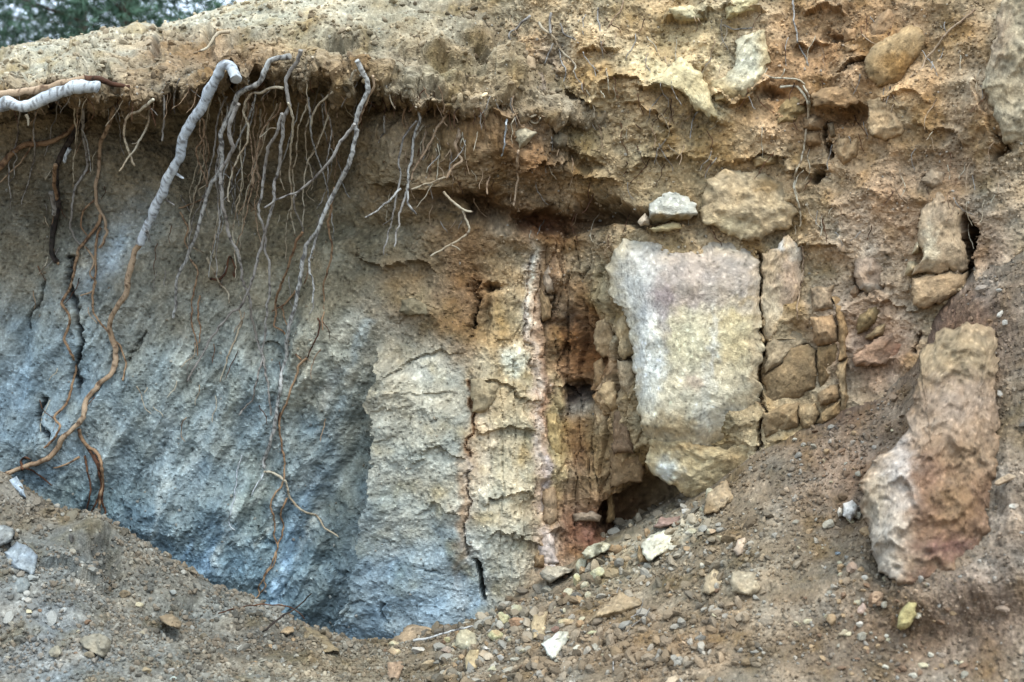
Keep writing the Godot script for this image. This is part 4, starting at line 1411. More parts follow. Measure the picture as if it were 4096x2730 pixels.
func thing_piece(called: String, label: String, cat: String, out: PackedVector2Array, z: float, sx: float, sy: float, deep: float, col: Color, facet := 1.0, blobs := [], planes := [], group := "") -> MeshInstance3D:
	if group:   # lies in the slope: follows its lie
		var mid := Vector2.ZERO
		for p in out:
			mid += p / out.size()
		var base := scree.z_at(mid.x, mid.y) * 100.0 + 6.5
		var pl := []
		for q in planes:
			pl.append([q[0], q[1], base + q[2] - z, q[3], q[4]])
		planes = pl
		sy = (scree.z_at(mid.x, mid.y + 14.0) - scree.z_at(mid.x, mid.y - 14.0)) * 100.0 / 0.28 * 0.85
		z = base
		col = (col * 1.12).lerp(scree.C[scree.index_at(mid.x, mid.y)] * 1.3, 0.2)
	var o := piece(out, z, sx, sy, deep, col, facet, blobs, planes, "stone", 7.0 if called == "boulder" else 0.8)
	put(o, called)
	tag(o, label, cat, group)
	return o


func stone(label: String, px: float, py: float, rx: float, ry: float, rot: float, col: Color, col2: Color, sink := 0.35, group := "stones lying on the debris slope", on: Sheet = null) -> void:
	var sh := on if on else scree
	var p := sh.point(px, py)
	var m := (EYE - p.z) / FOCAL
	var level := 4 if rx > 16.0 else 3 if rx > 6.0 else 2
	var deep := minf(rx, ry) * 0.9
	var o := solid(stone_mesh(int(px * 13.0 + py), level, Vector3(rx * m, ry * m, deep * m), col, col2), mats["stone"])
	o.rotation_degrees = Vector3(0, 0, -rot)
	var at_ := sh.N[sh.index_at(px, py)]
	o.position = p + at_ * deep * m * (1.15 - sink)
	put(o, "stone")
	tag(o, label, "stone", group)


func build_stones() -> void:
	# --- the tall outcrop at the lower right and its companions
	var b := piece(k(6, [1625, 960, 1660, 840, 1740, 740, 1860, 690, 2020, 660, 2140, 720, 2172, 900, 2150, 1080, 2185, 1250, 2180, 1450]) + k(9, [2172, 60, 2185, 300, 2180, 500, 2120, 660, 2000, 800, 1800, 900, 1640, 985, 1560, 910, 1450, 865, 1350, 780, 1300, 660, 1285, 520, 1230, 420, 1222, 280, 1240, 170, 1320, 40]) + k(6, [1470, 1500, 1560, 1400, 1560, 1300, 1605, 1130]), 94.0, 0.0, 13.0, 60.0, lin(144, 114, 87), 1.5, [
		[950, 350, 60, 40, lin(153, 129, 95), 0.7], [960, 400, 40, 24, lin(158, 133, 113), 0.7], [930, 428, 34, 14, lin(165, 142, 121), 0.5], [950, 500, 60, 50, lin(129, 93, 71), 0.85], [886, 520, 24, 70, lin(175, 156, 137), 0.9], [882, 560, 14, 40, lin(161, 148, 134), 0.7], [874, 500, 12, 24, lin(149, 129, 103), 0.6], [901, 470, 14, 40, lin(184, 168, 156), 0.7], [955, 500, 26, 30, lin(137, 104, 67), 0.6], [950, 548, 36, 12, lin(108, 71, 63), 0.75],
		[970, 460, 30, 20, lin(147, 119, 90), 0.6], [985, 560, 20, 20, lin(135, 106, 83), 0.5], [930, 580, 22, 14, lin(120, 81, 65), 0.6], [925, 470, 20, 14, lin(129, 94, 73), 0.5]],
		[[905, 500, 107.0, 24.0, 6.0], [918, 500, 108.0, -8.0, 6.0], [940, 430, 97.0, 4.0, 18.0], [985, 470, 104.0, -30.0, 6.0], [940, 575, 109.0, -4.0, -20.0], [930, 380, 92.0, 14.0, 22.0]], "stone", 4.0)
	put(b, "boulder")
	tag(b, "tall embedded boulder at lower right, whitish on its left side, reddish-brown in front, tan above", "boulder")
	thing_piece("stone", "elongated yellowish stone wedged under the tip of the tall boulder", "stone", k(9, [1475, 1190, 1500, 1080, 1560, 1010, 1605, 1020, 1605, 1100, 1550, 1190, 1500, 1215]), 118.0, 0.0, 4.0, 12.0, lin(172, 152, 98), 0.4)
	# --- the pale capstone on the block
	thing_piece("stone", "whitish capstone with a flat shaded underside perched on the pale block", "stone", k(2, [2110, 1440, 2130, 1390, 2230, 1325, 2330, 1325, 2430, 1400, 2455, 1480, 2440, 1500, 2320, 1525, 2230, 1535, 2130, 1550]), 13.0, 2.0, 6.0, 22.0, lin(194, 184, 166), 0.5, [[672, 219, 30, 4, lin(150, 122, 74), 0.9]], [[675, 214, 14.0, 4.0, -110.0]])  # the brown blob puts the underside's shade into the colour
	thing_piece("stone", "small tan chip lying under the whitish capstone", "stone", k(2, [2120, 1575, 2200, 1545, 2330, 1540, 2340, 1570, 2250, 1600, 2160, 1600]), 10.0, 0.0, 4.0, 10.0, lin(190, 164, 116), 0.3)
	thing_piece("stone", "pinkish pale chip left of the whitish capstone", "stone", k(2, [2040, 1530, 2090, 1470, 2120, 1500, 2120, 1550, 2060, 1560]), 8.0, 0.0, 4.0, 10.0, lin(190, 166, 140), 0.3)
	# --- slabs and stones set in the slope
	var S := "stones lying on the debris slope"
	thing_piece("stone", "long grey-brown slab pointing up to the right in the middle of the slope", "stone", k(8, [1690, 1160, 1740, 1100, 1860, 1000, 1940, 940, 2020, 960, 2060, 1010, 2030, 1060, 1900, 1140, 1790, 1215, 1700, 1200]), 62.0, 20.0, 50.0, 16.0, lin(164, 136, 102), 0.6, [[622, 616, 26, 7, lin(140, 112, 74), 0.8]], [[615, 612, 62.0, -10.0, -60.0]], S)
	thing_piece("stone", "squarish tan stone on the slope edge below the block, darker underneath", "stone", k(9, [145, 350, 160, 270, 290, 180, 330, 210, 410, 250, 320, 320, 240, 400, 150, 412]), 30.0, 10.0, 20.0, 16.0, lin(176, 146, 110), 0.8, [[709, 512, 14, 8, lin(120, 92, 58), 0.7]], [], S)
	thing_piece("stone", "flat tan wedge of rock at the left end of the slope by the blue pit", "stone", k(8, [330, 1320, 450, 1165, 560, 1160, 700, 1180, 690, 1220, 560, 1260, 430, 1300]), 26.0, 6.0, 20.0, 16.0, lin(158, 132, 104), 0.6, [], [], S)
	thing_piece("stone", "upright pinkish block at the bottom edge left of centre", "stone", k(8, [318, 1430, 420, 1420, 430, 1470, 390, 1540, 330, 1540, 312, 1500]), 72.0, 0.0, 14.0, 12.0, lin(166, 132, 104), 0.4, [], [], S)
	thing_piece("stone", "pale peaked stone with an angular front near the bottom", "stone", k(8, [770, 1310, 820, 1200, 860, 1185, 910, 1230, 940, 1300, 920, 1345, 830, 1345]), 60.0, 0.0, 12.0, 14.0, lin(188, 172, 140), 0.8, [], [[463, 640, 62.0, 40.0, 10.0]], S)
	thing_piece("stone", "tall tan block standing beside the long slab", "stone", k(8, [1300, 1180, 1330, 1100, 1410, 1080, 1415, 1200, 1395, 1270, 1320, 1260]), 52.0, 0.0, 10.0, 14.0, lin(176, 150, 112), 0.6, [], [], S)
	thing_piece("stone", "white pointed stone in the dirt below the tall tan block", "stone", k(8, [1375, 1290, 1440, 1260, 1500, 1220, 1560, 1220, 1560, 1280, 1510, 1350, 1460, 1415, 1420, 1370]), 74.0, 0.0, 20.0, 12.0, lin(204, 194, 172), 0.4, [[548, 640, 8, 16, lin(222, 220, 212), 0.7]], [], S)
	thing_piece("stone", "buff rounded block near the bottom below the peaked stone", "stone", k(8, [850, 1400, 880, 1340, 940, 1345, 960, 1420, 920, 1480, 860, 1480]), 74.0, 0.0, 12.0, 12.0, lin(184, 158, 116), 0.4, [], [], S)
	thing_piece("stone", "cluster-top whitish crumbly stone on the crest beside the rusty vein", "stone", k(8, [1660, 680, 1700, 630, 1800, 590, 1860, 610, 1850, 660, 1760, 700, 1690, 720]), 12.0, 0.0, 10.0, 14.0, lin(192, 180, 150), 1.2, [], [], S)
	thing_piece("stone", "dark red-brown rounded stone on the crest under the hole", "stone", k(8, [2150, 490, 2200, 430, 2330, 415, 2390, 450, 2310, 480, 2190, 510]), 20.0, 0.0, 10.0, 12.0, lin(140, 104, 92), 0.4, [], [], S)
	thing_piece("stone", "large white crusted stone under the hole in the face", "stone", k(8, [2070, 610, 2130, 540, 2260, 520, 2330, 560, 2270, 630, 2200, 680, 2120, 745, 2080, 690]), 26.0, 0.0, 14.0, 14.0, lin(206, 194, 168), 0.9, [], [], S)
	thing_piece("stone", "ochre leaning flake left of the white crusted stone", "stone", k(8, [2040, 690, 2050, 620, 2085, 660, 2110, 740, 2060, 740]), 26.0, 0.0, 14.0, 8.0, lin(168, 130, 82), 0.3, [], [], S)
	thing_piece("stone", "flat grey-white slab lying against the foot of the vein", "stone", k(8, [1365, 820, 1410, 770, 1500, 765, 1600, 780, 1590, 815, 1500, 850, 1450, 880, 1370, 850]), 18.0, 0.0, 24.0, 12.0, lin(172, 156, 134), 0.7, [], [], S)
	thing_piece("stone", "left of two pale half-buried stones side by side on the right slope", "stone", k(9, [135, 940, 150, 840, 210, 780, 300, 830, 300, 900, 170, 968]), 76.0, 0.0, 26.0, 10.0, lin(168, 144, 112), 0.4, [], [], S)
	thing_piece("stone", "right of two pale half-buried stones side by side, with a broken corner", "stone", k(9, [335, 870, 350, 810, 450, 800, 560, 830, 580, 900, 520, 950, 480, 980, 350, 935]), 78.0, 0.0, 26.0, 10.0, lin(170, 148, 118), 0.7, [], [], S)
	thing_piece("stone", "white stone with rusty spots beside the tall boulder", "stone", k(9, [1100, 420, 1110, 340, 1170, 308, 1205, 350, 1200, 410, 1150, 465]), 66.0, 0.0, 10.0, 9.0, lin(214, 204, 196), 0.3, [], [], S)
	thing_piece("stone", "sliver of white stone touching the rusty-spotted white stone", "stone", k(9, [1060, 395, 1075, 360, 1098, 370, 1096, 420, 1070, 430]), 64.0, 0.0, 10.0, 7.0, lin(206, 190, 172), 0.2, [], [], S)
	thing_piece("stone", "angular pinkish-tan stone above the two half-buried stones", "stone", k(9, [345, 650, 380, 585, 430, 572, 442, 610, 420, 690, 370, 695]), 60.0, 0.0, 10.0, 10.0, lin(188, 160, 136), 0.3, [], [], S)
	thing_piece("stone", "pale block at the left edge on the mound, larger and lower of two", "stone", k(7, [40, 660, 110, 600, 190, 630, 270, 690, 250, 770, 225, 840, 150, 800, 60, 790, 30, 740]), 46.0, 6.0, 14.0, 16.0, lin(138, 144, 150), 0.8, [], [], S)
	thing_piece("stone", "smaller grey block at the left edge above the pale block", "stone", k(7, [-60, 560, -20, 490, 60, 490, 100, 530, 80, 590, 10, 635, -50, 640]), 36.0, 6.0, 14.0, 14.0, lin(128, 128, 126), 0.7, [], [], S)
	thing_piece("stone", "grey stone below the pale block on the left mound", "stone", k(7, [80, 900, 110, 840, 190, 850, 215, 890, 190, 960, 100, 960]), 62.0, 4.0, 14.0, 12.0, lin(124, 126, 124), 0.6, [], [], S)
	thing_piece("stone", "speckled grey lump with a shaded right side in the lower left dirt", "stone", k(7, [545, 1280, 580, 1240, 680, 1235, 770, 1270, 760, 1330, 720, 1390, 640, 1370, 590, 1330]), 80.0, 6.0, 14.0, 14.0, lin(136, 122, 100), 0.9, [], [[98, 642, 84.0, -50.0, 10.0]], S)
	thing_piece("stone", "pale upright splinter in the hollow right of the left mound's crest", "stone", k(7, [60, 180, 110, 150, 160, 200, 185, 300, 130, 260, 80, 220]), 6.0, 0.0, 10.0, 8.0, lin(168, 180, 192), 0.3, [], [], S)
	thing_piece("stone", "brown rounded stone with a pale top at the front edge of the trough", "stone", k(7, [1930, 1220, 1960, 1180, 2020, 1180, 2030, 1215, 1980, 1240]), 42.0, 0.0, 10.0, 9.0, lin(168, 136, 98), 0.3, [], [], S)
	thing_piece("stone", "large flat brown slab under the twig by the blue pit", "stone", k(7, [2060, 1180, 2150, 1190, 2260, 1260, 2340, 1330, 2220, 1365, 2090, 1330, 2030, 1260]), 40.0, 0.0, 30.0, 14.0, lin(132, 112, 84), 0.5, [], [], S)
	thing_piece("stone", "block of clotted soil in the trough of the left mound", "stone", k(7, [1100, 1110, 1180, 1090, 1250, 1150, 1240, 1200, 1150, 1180, 1110, 1150]), 58.0, 0.0, 10.0, 10.0, lin(142, 116, 84), 0.6, [], [], S)
	# --- rounder stones: label, crop, x, y, half width, half height, turn, two colours
	var G := lin(158, 138, 112)
	for q in [
		["tan twin-lobed stone high on the slope under the flat slab", 8, 1780, 840, 7, 7, 20, [190, 162, 118], [160, 130, 92]], ["upright cream stone left of the twin-lobed stone", 8, 1635, 885, 5, 7, -20, [196, 172, 128], [170, 142, 100]], ["greenish-grey stone between two tan stones on the left of the slope", 8, 1215, 1100, 7, 6, 30, [168, 160, 130], [140, 128, 100]],
		["tan stone at the left end of a row of three below the greenish one", 8, 1130, 1160, 7, 7, -20, [184, 152, 112], [158, 130, 100]], ["brown flat stone in the middle of the row of three", 8, 1225, 1175, 9, 4.5, -12, [158, 126, 94], [136, 104, 78]], ["cream stone under the row of three", 8, 1080, 1275, 7, 6, 0, [188, 162, 116], [160, 134, 96]],
		["small reddish stone right of the tall tan block", 8, 1480, 1220, 5, 3.5, 10, [128, 94, 78], [112, 84, 70]], ["pale stone on the dirt above the long slab's lower end", 8, 1550, 1170, 7, 4, 0, [176, 152, 114], [150, 122, 90]], ["tan stone under the lower tip of the long slab", 8, 1730, 1245, 6, 2.6, -10, [188, 160, 116], [150, 120, 86]],
		["brown stone at the upper left end of the long slab", 8, 1650, 1170, 6, 4, -30, [150, 118, 84], [132, 104, 76]], ["whitish pebble right of the buff block", 8, 1000, 1350, 5, 3, 0, [196, 184, 166], [180, 164, 140]], ["round white pebble near the bottom right of the buff block", 8, 1100, 1415, 3.6, 3.4, 0, [196, 190, 180], [176, 166, 150]],
		["pale pebble below the M-shaped gap of stones at the bottom", 8, 1200, 1430, 4.5, 2.8, 0, [190, 172, 140], [168, 148, 118]], ["buff stone on the bottom edge right of the pinkish block", 8, 590, 1465, 8, 5, -25, [150, 128, 98], [134, 112, 86]], ["tan angular stone above the pinkish block", 8, 370, 1395, 6, 4, 15, [168, 142, 108], [150, 122, 92]],
		["pale flat stone above the tan angular stone", 8, 370, 1330, 6, 3, 5, [184, 166, 134], [160, 140, 110]], ["dark reddish flat stone left of the buff block", 8, 740, 1370, 7, 4.5, 0, [130, 104, 88], [150, 130, 112]], ["whitish flat stone left of the dark reddish one", 8, 540, 1370, 7, 4, 10, [172, 162, 150], [150, 134, 112]],
		["cream stone leaning on the peaked stone", 8, 730, 1290, 4, 4, 0, [176, 150, 110], [150, 124, 92]], ["pale stone at the bottom near the white pointed stone", 8, 1035, 1495, 5, 3.6, -20, [180, 164, 132], [160, 140, 110]], ["buff stone at the bottom right of the pinkish block's foot", 8, 715, 1465, 6, 3.4, -10, [182, 164, 130], [158, 136, 106]],
		["white stone on the right crest near the squarish tan stone", 9, 50, 420, 8, 4, 20, [196, 186, 170], [168, 146, 118]], ["pale lump right below the white crest stone", 9, 70, 560, 6, 4, -10, [164, 160, 136], [150, 132, 104]], ["pinkish lump on the slope left of the angular pinkish-tan stone", 9, 215, 560, 5, 4, 0, [180, 156, 130], [160, 130, 100]],
		["tan lump beside the pinkish lump", 9, 275, 605, 4, 4.5, 0, [172, 146, 116], [156, 126, 98]], ["mauve-tan stone with a flat top below the tall boulder", 9, 1245, 1115, 6, 5, -35, [164, 134, 116], [142, 114, 98]], ["brown stone wedged above the mauve-tan stone", 9, 1355, 1060, 8, 5, -30, [150, 120, 94], [132, 106, 84]],
		["pale small stone left of the tall boulder's tip", 9, 1290, 955, 4, 3, 10, [196, 184, 168], [160, 136, 112]], ["grey-blue pebble on the brown slope left of the boulder", 9, 1075, 705, 3.4, 2.2, 0, [132, 140, 146], [120, 124, 128]], ["tan stone leaning on the tall boulder's left foot", 9, 1195, 900, 5, 6, 20, [158, 130, 108], [140, 112, 92]],
		["white stone near the bottom under the elongated yellowish stone", 9, 1225, 1190, 4, 3, 0, [190, 180, 166], [170, 156, 138]], ["buff lump at the lower right edge of the slope", 9, 1105, 1250, 4.4, 4, 0, [176, 156, 122], [150, 130, 104]], ["white pebble by the steep gully right of the boulders", 6, 2190, 1160, 3, 4, -20, [206, 192, 174], [186, 166, 142]],
		["white elongated pebble in the gully under the slit", 6, 2195, 620, 2.6, 4.4, 20, [206, 196, 182], [180, 160, 138]], ["white pebble below the elongated one in the gully", 6, 2230, 680, 3.2, 2.8, 20, [204, 196, 184], [182, 166, 146]], ["flat white flake near the top of the gully", 6, 2205, 460, 4, 1.8, 0, [196, 184, 170], [170, 150, 130]],
		["flat tan stone lodged in the gully right of the tall boulder", 9, 2255, 240, 12, 5, -20, [150, 126, 100], [132, 106, 84]], ["whitish stone at the right edge of the gully foot", 9, 2290, 430, 5, 3, 0, [176, 164, 150], [150, 130, 112]], ["grey round stone at the foot of the left mound's burrow", 7, 1195, 950, 4.4, 3, 0, [132, 130, 124], [118, 112, 102]],
		["lump of brown soil right above the burrow", 7, 880, 915, 6, 5.4, 20, [124, 104, 78], [108, 92, 72]], ["small lump of soil beside the burrow's right rim", 7, 1440, 1200, 5, 3.4, 0, [128, 112, 88], [112, 98, 80]], ["rounded lump at the bottom edge of the left mound", 7, 395, 1400, 8, 6, 0, [132, 122, 104], [116, 104, 88]], ["lump of soil beside the speckled grey lump", 7, 620, 1405, 6, 3.4, 0, [128, 114, 92], [112, 98, 80]],
		["white shard on the left mound above the burrow", 7, 455, 605, 2.2, 1.4, 10, [206, 206, 204], [190, 188, 184]], ["dark narrow stone set upright in the left mound", 7, 462, 675, 2.6, 5, -8, [96, 90, 84], [84, 78, 72]], ["pale stone near the top of the trough", 7, 980, 1225, 4, 2.6, 20, [150, 140, 124], [130, 118, 98]], ["brown lump at the rim of the blue pit", 7, 1890, 1075, 6, 3, -10, [116, 110, 100], [100, 96, 90]],
		["grey flat stone lying at the bottom of the trough", 7, 1180, 1475, 5, 2.4, -20, [150, 140, 128], [134, 122, 108]], ["buff lump at the bottom edge beside the trough", 7, 1010, 1500, 6, 4.4, 0, [150, 128, 96], [132, 110, 84]], ["blue-grey chip at the bottom edge of the trough", 7, 1195, 1532, 4, 2.2, 0, [158, 164, 172], [140, 142, 146]]]:
		var p := k(q[1], [q[2], q[3]])[0]
		stone(q[0], p.x, p.y, q[4], q[5], q[6], lin(q[7][0], q[7][1], q[7][2]), lin(q[8][0], q[8][1], q[8][2]))
	# --- small stones scattered over the slope, then gravel
	var kinds := [["cream", [192, 174, 140]], ["tan", [166, 134, 98]], ["grey", [156, 144, 126]], ["brown", [128, 98, 74]], ["white", [200, 186, 164]]]
	var shapes := []
	for i in 10:
		shapes.append(stone_mesh(900 + i, 2, Vector3(1, rng.randf_range(0.6, 0.9), rng.randf_range(0.6, 0.9)), Color.WHITE, Color.WHITE, 0.0, true))
	var cloths := []
	for q in kinds:
		var m: StandardMaterial3D = mats["stone"].duplicate()
		m.vertex_color_use_as_albedo = false
		m.albedo_color = lin(q[1][0], q[1][1], q[1][2]).linear_to_srgb()
		cloths.append(m)
	rng.seed = 77
	var zones := [["on the dirt below the rusty vein", 520, 632, 120, 42], ["on the right slope under the pale block", 720, 560, 110, 70], ["in the brown gully left of the boulders", 850, 455, 60, 40], ["at the foot of the tall boulder", 870, 620, 90, 50], ["on the grey mound at the left", 90, 620, 120, 60], ["in the trough below the blue pit", 300, 660, 90, 26], ["in the rubble at the bottom left of the long slab", 510, 640, 90, 34], ["along the crest under the hole in the face", 640, 540, 70, 22], ["in the rubble left of the tall boulder's tip", 865, 610, 46, 40], ["in the rubble at the bottom of the right slope", 900, 665, 90, 20]]
	for i in 300:
		var zone: Array = zones[i % 10]
		var a := rng.randf() * TAU
		var r := sqrt(rng.randf())
		var px: float = zone[1] + cos(a) * r * zone[3]
		var py: float = zone[2] + sin(a) * r * zone[4]
		var kind := rng.randi() % 5
		if kind == 4 and rng.randf() < 0.6:
			kind = 1
		if i % 10 in [4, 5] and kind != 2 and rng.randf() < 0.6:
			kind = 2
		var size := rng.randf_range(1.6, 2.8) if rng.randf() < 0.5 else rng.randf_range(2.8, 5.4)
		var o := solid(shapes[rng.randi() % 10], cloths[kind])
		var p := scree.point(px, py)
		var m := (EYE - p.z) / FOCAL * size
		o.rotation = Vector3(rng.randf_range(-0.4, 0.4), rng.randf() * TAU, rng.randf_range(-0.6, 0.6))
		o.scale = Vector3(m, m * rng.randf_range(0.6, 1.0), m)
		o.position = p + Vector3(0, m * 0.15, m * 0.2)
		if py < 690.0 and p.z > -0.3:
			put(o, "pebble")
			tag(o, "small %s pebble %s" % [kinds[kind][0], zone[0]], "pebble", "%s pebbles %s" % [kinds[kind][0], zone[0]])
	var rough := []
	for i in 9:
		var c1: Array = kinds[[0, 1, 1, 2, 3][i % 5]][1]
		rough.append(stone_mesh(1900 + i, 2, Vector3(1, rng.randf_range(0.5, 0.8), rng.randf_range(0.6, 0.9)), lin(c1[0], c1[1], c1[2]) * 0.62, lin(c1[0], c1[1], c1[2]) * 0.85, 0.0))
	var piles := [["piled on the crest below the pale block", 668, 528, 70, 18, -32.0], ["on the crest beside the foot of the rusty vein", 585, 580, 46, 20, -36.0], ["in the bottom pile left of the long slab", 520, 640, 80, 32, -10.0], ["on the brown slope left of the tall boulder", 846, 580, 34, 66, 0.0]]
	for i in 110:
		var pile: Array = piles[i % 4]
		var q := Vector2(rng.randf_range(-1, 1) * pile[3], rng.randf_range(-1, 1) * pile[4]).rotated(deg_to_rad(pile[5])) + Vector2(pile[1], pile[2])
		var p := scree.point(q.x, q.y)
		var m := (EYE - p.z) / FOCAL * lerpf(2.6, 8.5, pow(rng.randf(), 2.0))
		var o := solid(rough[rng.randi() % 9], mats["stone"])
		o.rotation = Vector3(rng.randf() * 6.0, rng.randf() * 6.0, rng.randf() * 6.0)
		o.scale = Vector3.ONE * m
		o.position = p + scree.N[scree.index_at(q.x, q.y)] * m * 0.3
		put(o, "rubble_stone")
		tag(o, "angular dusty rubble stone " + pile[0], "stone", "rubble stones " + pile[0])
	gravel("gravel", "fine gravel and grit strewn over the debris slope", scree, 42000, 0.5, 3.2, 8)
	gravel("rubble", "rubble of mixed broken stone along the lower middle of the slope", scree, 1700, 1.4, 8.5, 28, Rect2(430, 500, 340, 190), 0.5)
	gravel("rubble", "rubble of broken stone on the slope left of the tall boulder", scree, 700, 1.2, 5.0, 29, Rect2(780, 400, 120, 290), 0.35)
	gravel("rubble", "small rubble fallen along the rim of the blue pit", scree, 700, 1.3, 5.5, 30, Rect2(170, 555, 320, 95), 0.25)
	gravel("soil_lumps", "lumps of clotted soil on the left mound and its trough", scree, 2600, 1.4, 5.0, 18, Rect2(-60, 480, 460, 220), 0.0)
	gravel("soil_clods", "clods of clotted soil in the front of the bank", bank, 1500, 1.4, 5.5, 19, Rect2(-60, -40, 640, 150), 0.0)
	gravel("soil_crumbs", "crumbs of dry soil clinging to the bank", bank, 9000, 0.5, 2.2, 9)
	gravel("rock_crumbs", "crumbs of rock and soil clinging to the right of the face", face, 16000, 0.5, 2.2, 10, Rect2(500, -40, 560, 330), 0.1)


func gravel(called: String, label: String, sh: Sheet, count: int, lo: float, hi: float, sd: int, where := Rect2(-200, -200, 2000, 2000), pale := 0.16) -> void:
	var mm := MultiMesh.new()
	mm.transform_format = MultiMesh.TRANSFORM_3D
	mm.use_colors = true
	mm.mesh = stone_mesh(4242 + sd, 1, Vector3(1, 0.62, 0.8), Color.WHITE, Color.WHITE, 0.0, true)
	mm.instance_count = count
	var r := RandomNumberGenerator.new()
	r.seed = sd
	for i in count:
		var q := r.randi() % (sh.nu * sh.nv)
		for tries in 14:   # grit gathers in patches
			if where.has_point(Vector2(sh.PX[q], sh.PY[q])) and n_mid.get_noise_3dv(sh.P[q] * 0.8 + Vector3(5, 0, 0)) + 0.25 > r.randf_range(-0.2, 0.6):
				break
			q = r.randi() % (sh.nu * sh.nv)
		var p := sh.P[q] + sh.N[q] * sh.H[q]
		var s := lerpf(lo, hi, pow(r.randf(), 2.5)) * (EYE - p.z) / FOCAL
		var b := Basis.from_euler(Vector3(r.randf() * 6.0, r.randf() * 6.0, r.randf() * 6.0)).scaled(Vector3.ONE * s)
		mm.set_instance_transform(i, Transform3D(b, p + sh.N[q] * s * 0.3))
		var c := sh.C[q]
		var v := r.randf_range(0.6, 1.5)
		var g := lin(190, 182, 170) if r.randf() < pale else lin(150, 124, 96)
		mm.set_instance_color(i, Color(c.r * v, c.g * v, c.b * v).lerp(g, 0.45 if r.randf() < 0.4 else 0.1))
	var o := MultiMeshInstance3D.new()
	o.multimesh = mm
	o.material_override = mats["stone"]
	put(o, called)
	tag(o, label, "", "", "stuff")


func build_roots() -> void:
	var hang := "roots hanging from the lip over the hollow"
	var wall := "rusty roots lying against the grey rock"
	var mid_ := "roots hanging from the brown soil left of the vein"
	var top := "thin roots on the upper face"
	# ---- the hanging roots, left to right
	root("root", "thickest root, white-barked with a bent cut top, turning orange-brown at the rock", hang, [
		["root_stem", "white", 6.4, 5.0, 26, -2, k(1, [1625, 545, 1608, 500, 1580, 460, 1535, 450, 1500, 530, 1440, 640, 1390, 740, 1320, 830, 1270, 930, 1250, 1020, 1225, 1110, 1170, 1200, 1130, 1300, 1080, 1400, 1050, 1480, 1010, 1568]) + k(4, [985, 60, 958, 115])],
		["bare_root_end", "tan", 3.4, 2.8, -4, -60, k(4, [962, 100, 930, 170, 905, 240, 890, 320, 880, 400, 860, 470, 810, 545, 770, 610, 755, 690, 775, 770, 800, 850, 790, 950, 770, 1010, 700, 1070, 640, 1130, 590, 1220, 570, 1310, 500, 1390, 430, 1460, 360, 1568]) + k(7, [200, 70, 100, 110, 30, 125])],
		["root_stub", "white", 2.0, 1.2, 9, 12, k(1, [1200, 1180, 1240, 1210, 1265, 1225])],
		["root_stub", "grey", 1.8, 0.7, 4, 6, k(1, [1130, 1360, 1160, 1390, 1205, 1415])],
		["peeling_bark", "lichen", 3.0, 1.0, 2, -2, k(4, [1010, 20, 1030, 60, 1042, 105])]], face)
	root("root", "lichen-grey root bending sharply under the lip, dark-tipped, right of the thickest root", hang, [
		["root_stem", "lichen", 3.4, 1.4, 22, -26, k(1, [2000, 390, 1880, 410, 1830, 480, 1780, 570, 1690, 620, 1640, 650, 1615, 720, 1560, 840, 1530, 900, 1525, 1000, 1530, 1100, 1520, 1170, 1450, 1280, 1410, 1390, 1370, 1560]) + k(4, [1310, 150, 1270, 250, 1225, 330, 1210, 430, 1215, 510, 1200, 630])],
		["side_root", "grey", 2.6, 0.9, 16, -40, k(1, [1640, 720, 1590, 830, 1580, 930, 1600, 1020, 1570, 1100, 1530, 1160, 1520, 1250, 1530, 1380, 1570, 1568]) + k(4, [1590, 90, 1640, 170, 1660, 280, 1680, 380, 1720, 500, 1740, 640, 1770, 760, 1810, 900, 1840, 1050, 1870, 1300])],
		["rootlet", "pale", 0.8, 0.5, -10, -20, k(4, [1340, 140, 1385, 160, 1405, 180])]], face)
	root("root", "pale root dangling with a hooked tip beside the lichen-grey one", hang, [["root_stem", "pale", 1.6, 0.8, 14, 2, k(1, [1950, 605, 1880, 600, 1800, 640, 1750, 640, 1690, 700, 1680, 770, 1710, 860, 1700, 980, 1640, 1090, 1600, 1180, 1575, 1300, 1565, 1370, 1585, 1395])]], face)
	root("root", "grey root in mid hollow, forking twice into long thin ends", hang, [
		["root_stem", "grey", 2.4, 1.0, 22, -30, k(1, [2080, 345, 2050, 420, 1990, 500, 1970, 590, 1985, 680, 2000, 740, 1960, 800, 1940, 960, 1930, 1080, 1920, 1160, 1890, 1280, 1880, 1400, 1840, 1568]) + k(4, [1800, 110, 1770, 260, 1730, 380, 1690, 470, 1650, 560, 1590, 590, 1510, 690, 1440, 790, 1380, 900, 1310, 1020, 1290, 1060])],
		["side_root", "grey", 1.8, 0.8, 16, -40, k(1, [1945, 780, 1910, 900, 1850, 1020, 1825, 1150, 1810, 1280, 1780, 1480, 1820, 1568]) + k(4, [1830, 150, 1860, 280, 1860, 420, 1840, 560, 1830, 700, 1810, 830, 1800, 930, 1770, 1050, 1735, 1180, 1640, 1290])],
		["side_root", "pale", 1.3, 0.7, 16, -20, k(1, [1990, 710, 2020, 820, 2015, 940, 2000, 1100, 2005, 1300, 2010, 1460, 2025, 1568]) + k(4, [2030, 60])],
		["side_root", "pale", 1.2, 0.6, -24, -40, k(4, [1650, 560, 1665, 620, 1650, 700, 1590, 830, 1550, 950, 1515, 1070])],
		["rootlet", "pale", 0.8, 0.5, 6, 0, k(1, [1930, 1170, 1935, 1250, 1965, 1310])]], face)
	root("root", "tan root with a small barbed side twig hanging behind the forked grey root", hang, [["root_stem", "tan", 1.2, 0.7, 6, -4, k(1, [1940, 700, 1900, 790, 1810, 890, 1780, 1010, 1770, 1130, 1740, 1220, 1745, 1270])], ["rootlet", "pale", 0.8, 0.5, 6, 10, k(1, [1910, 890, 1860, 885, 1820, 920, 1785, 945])]], face)
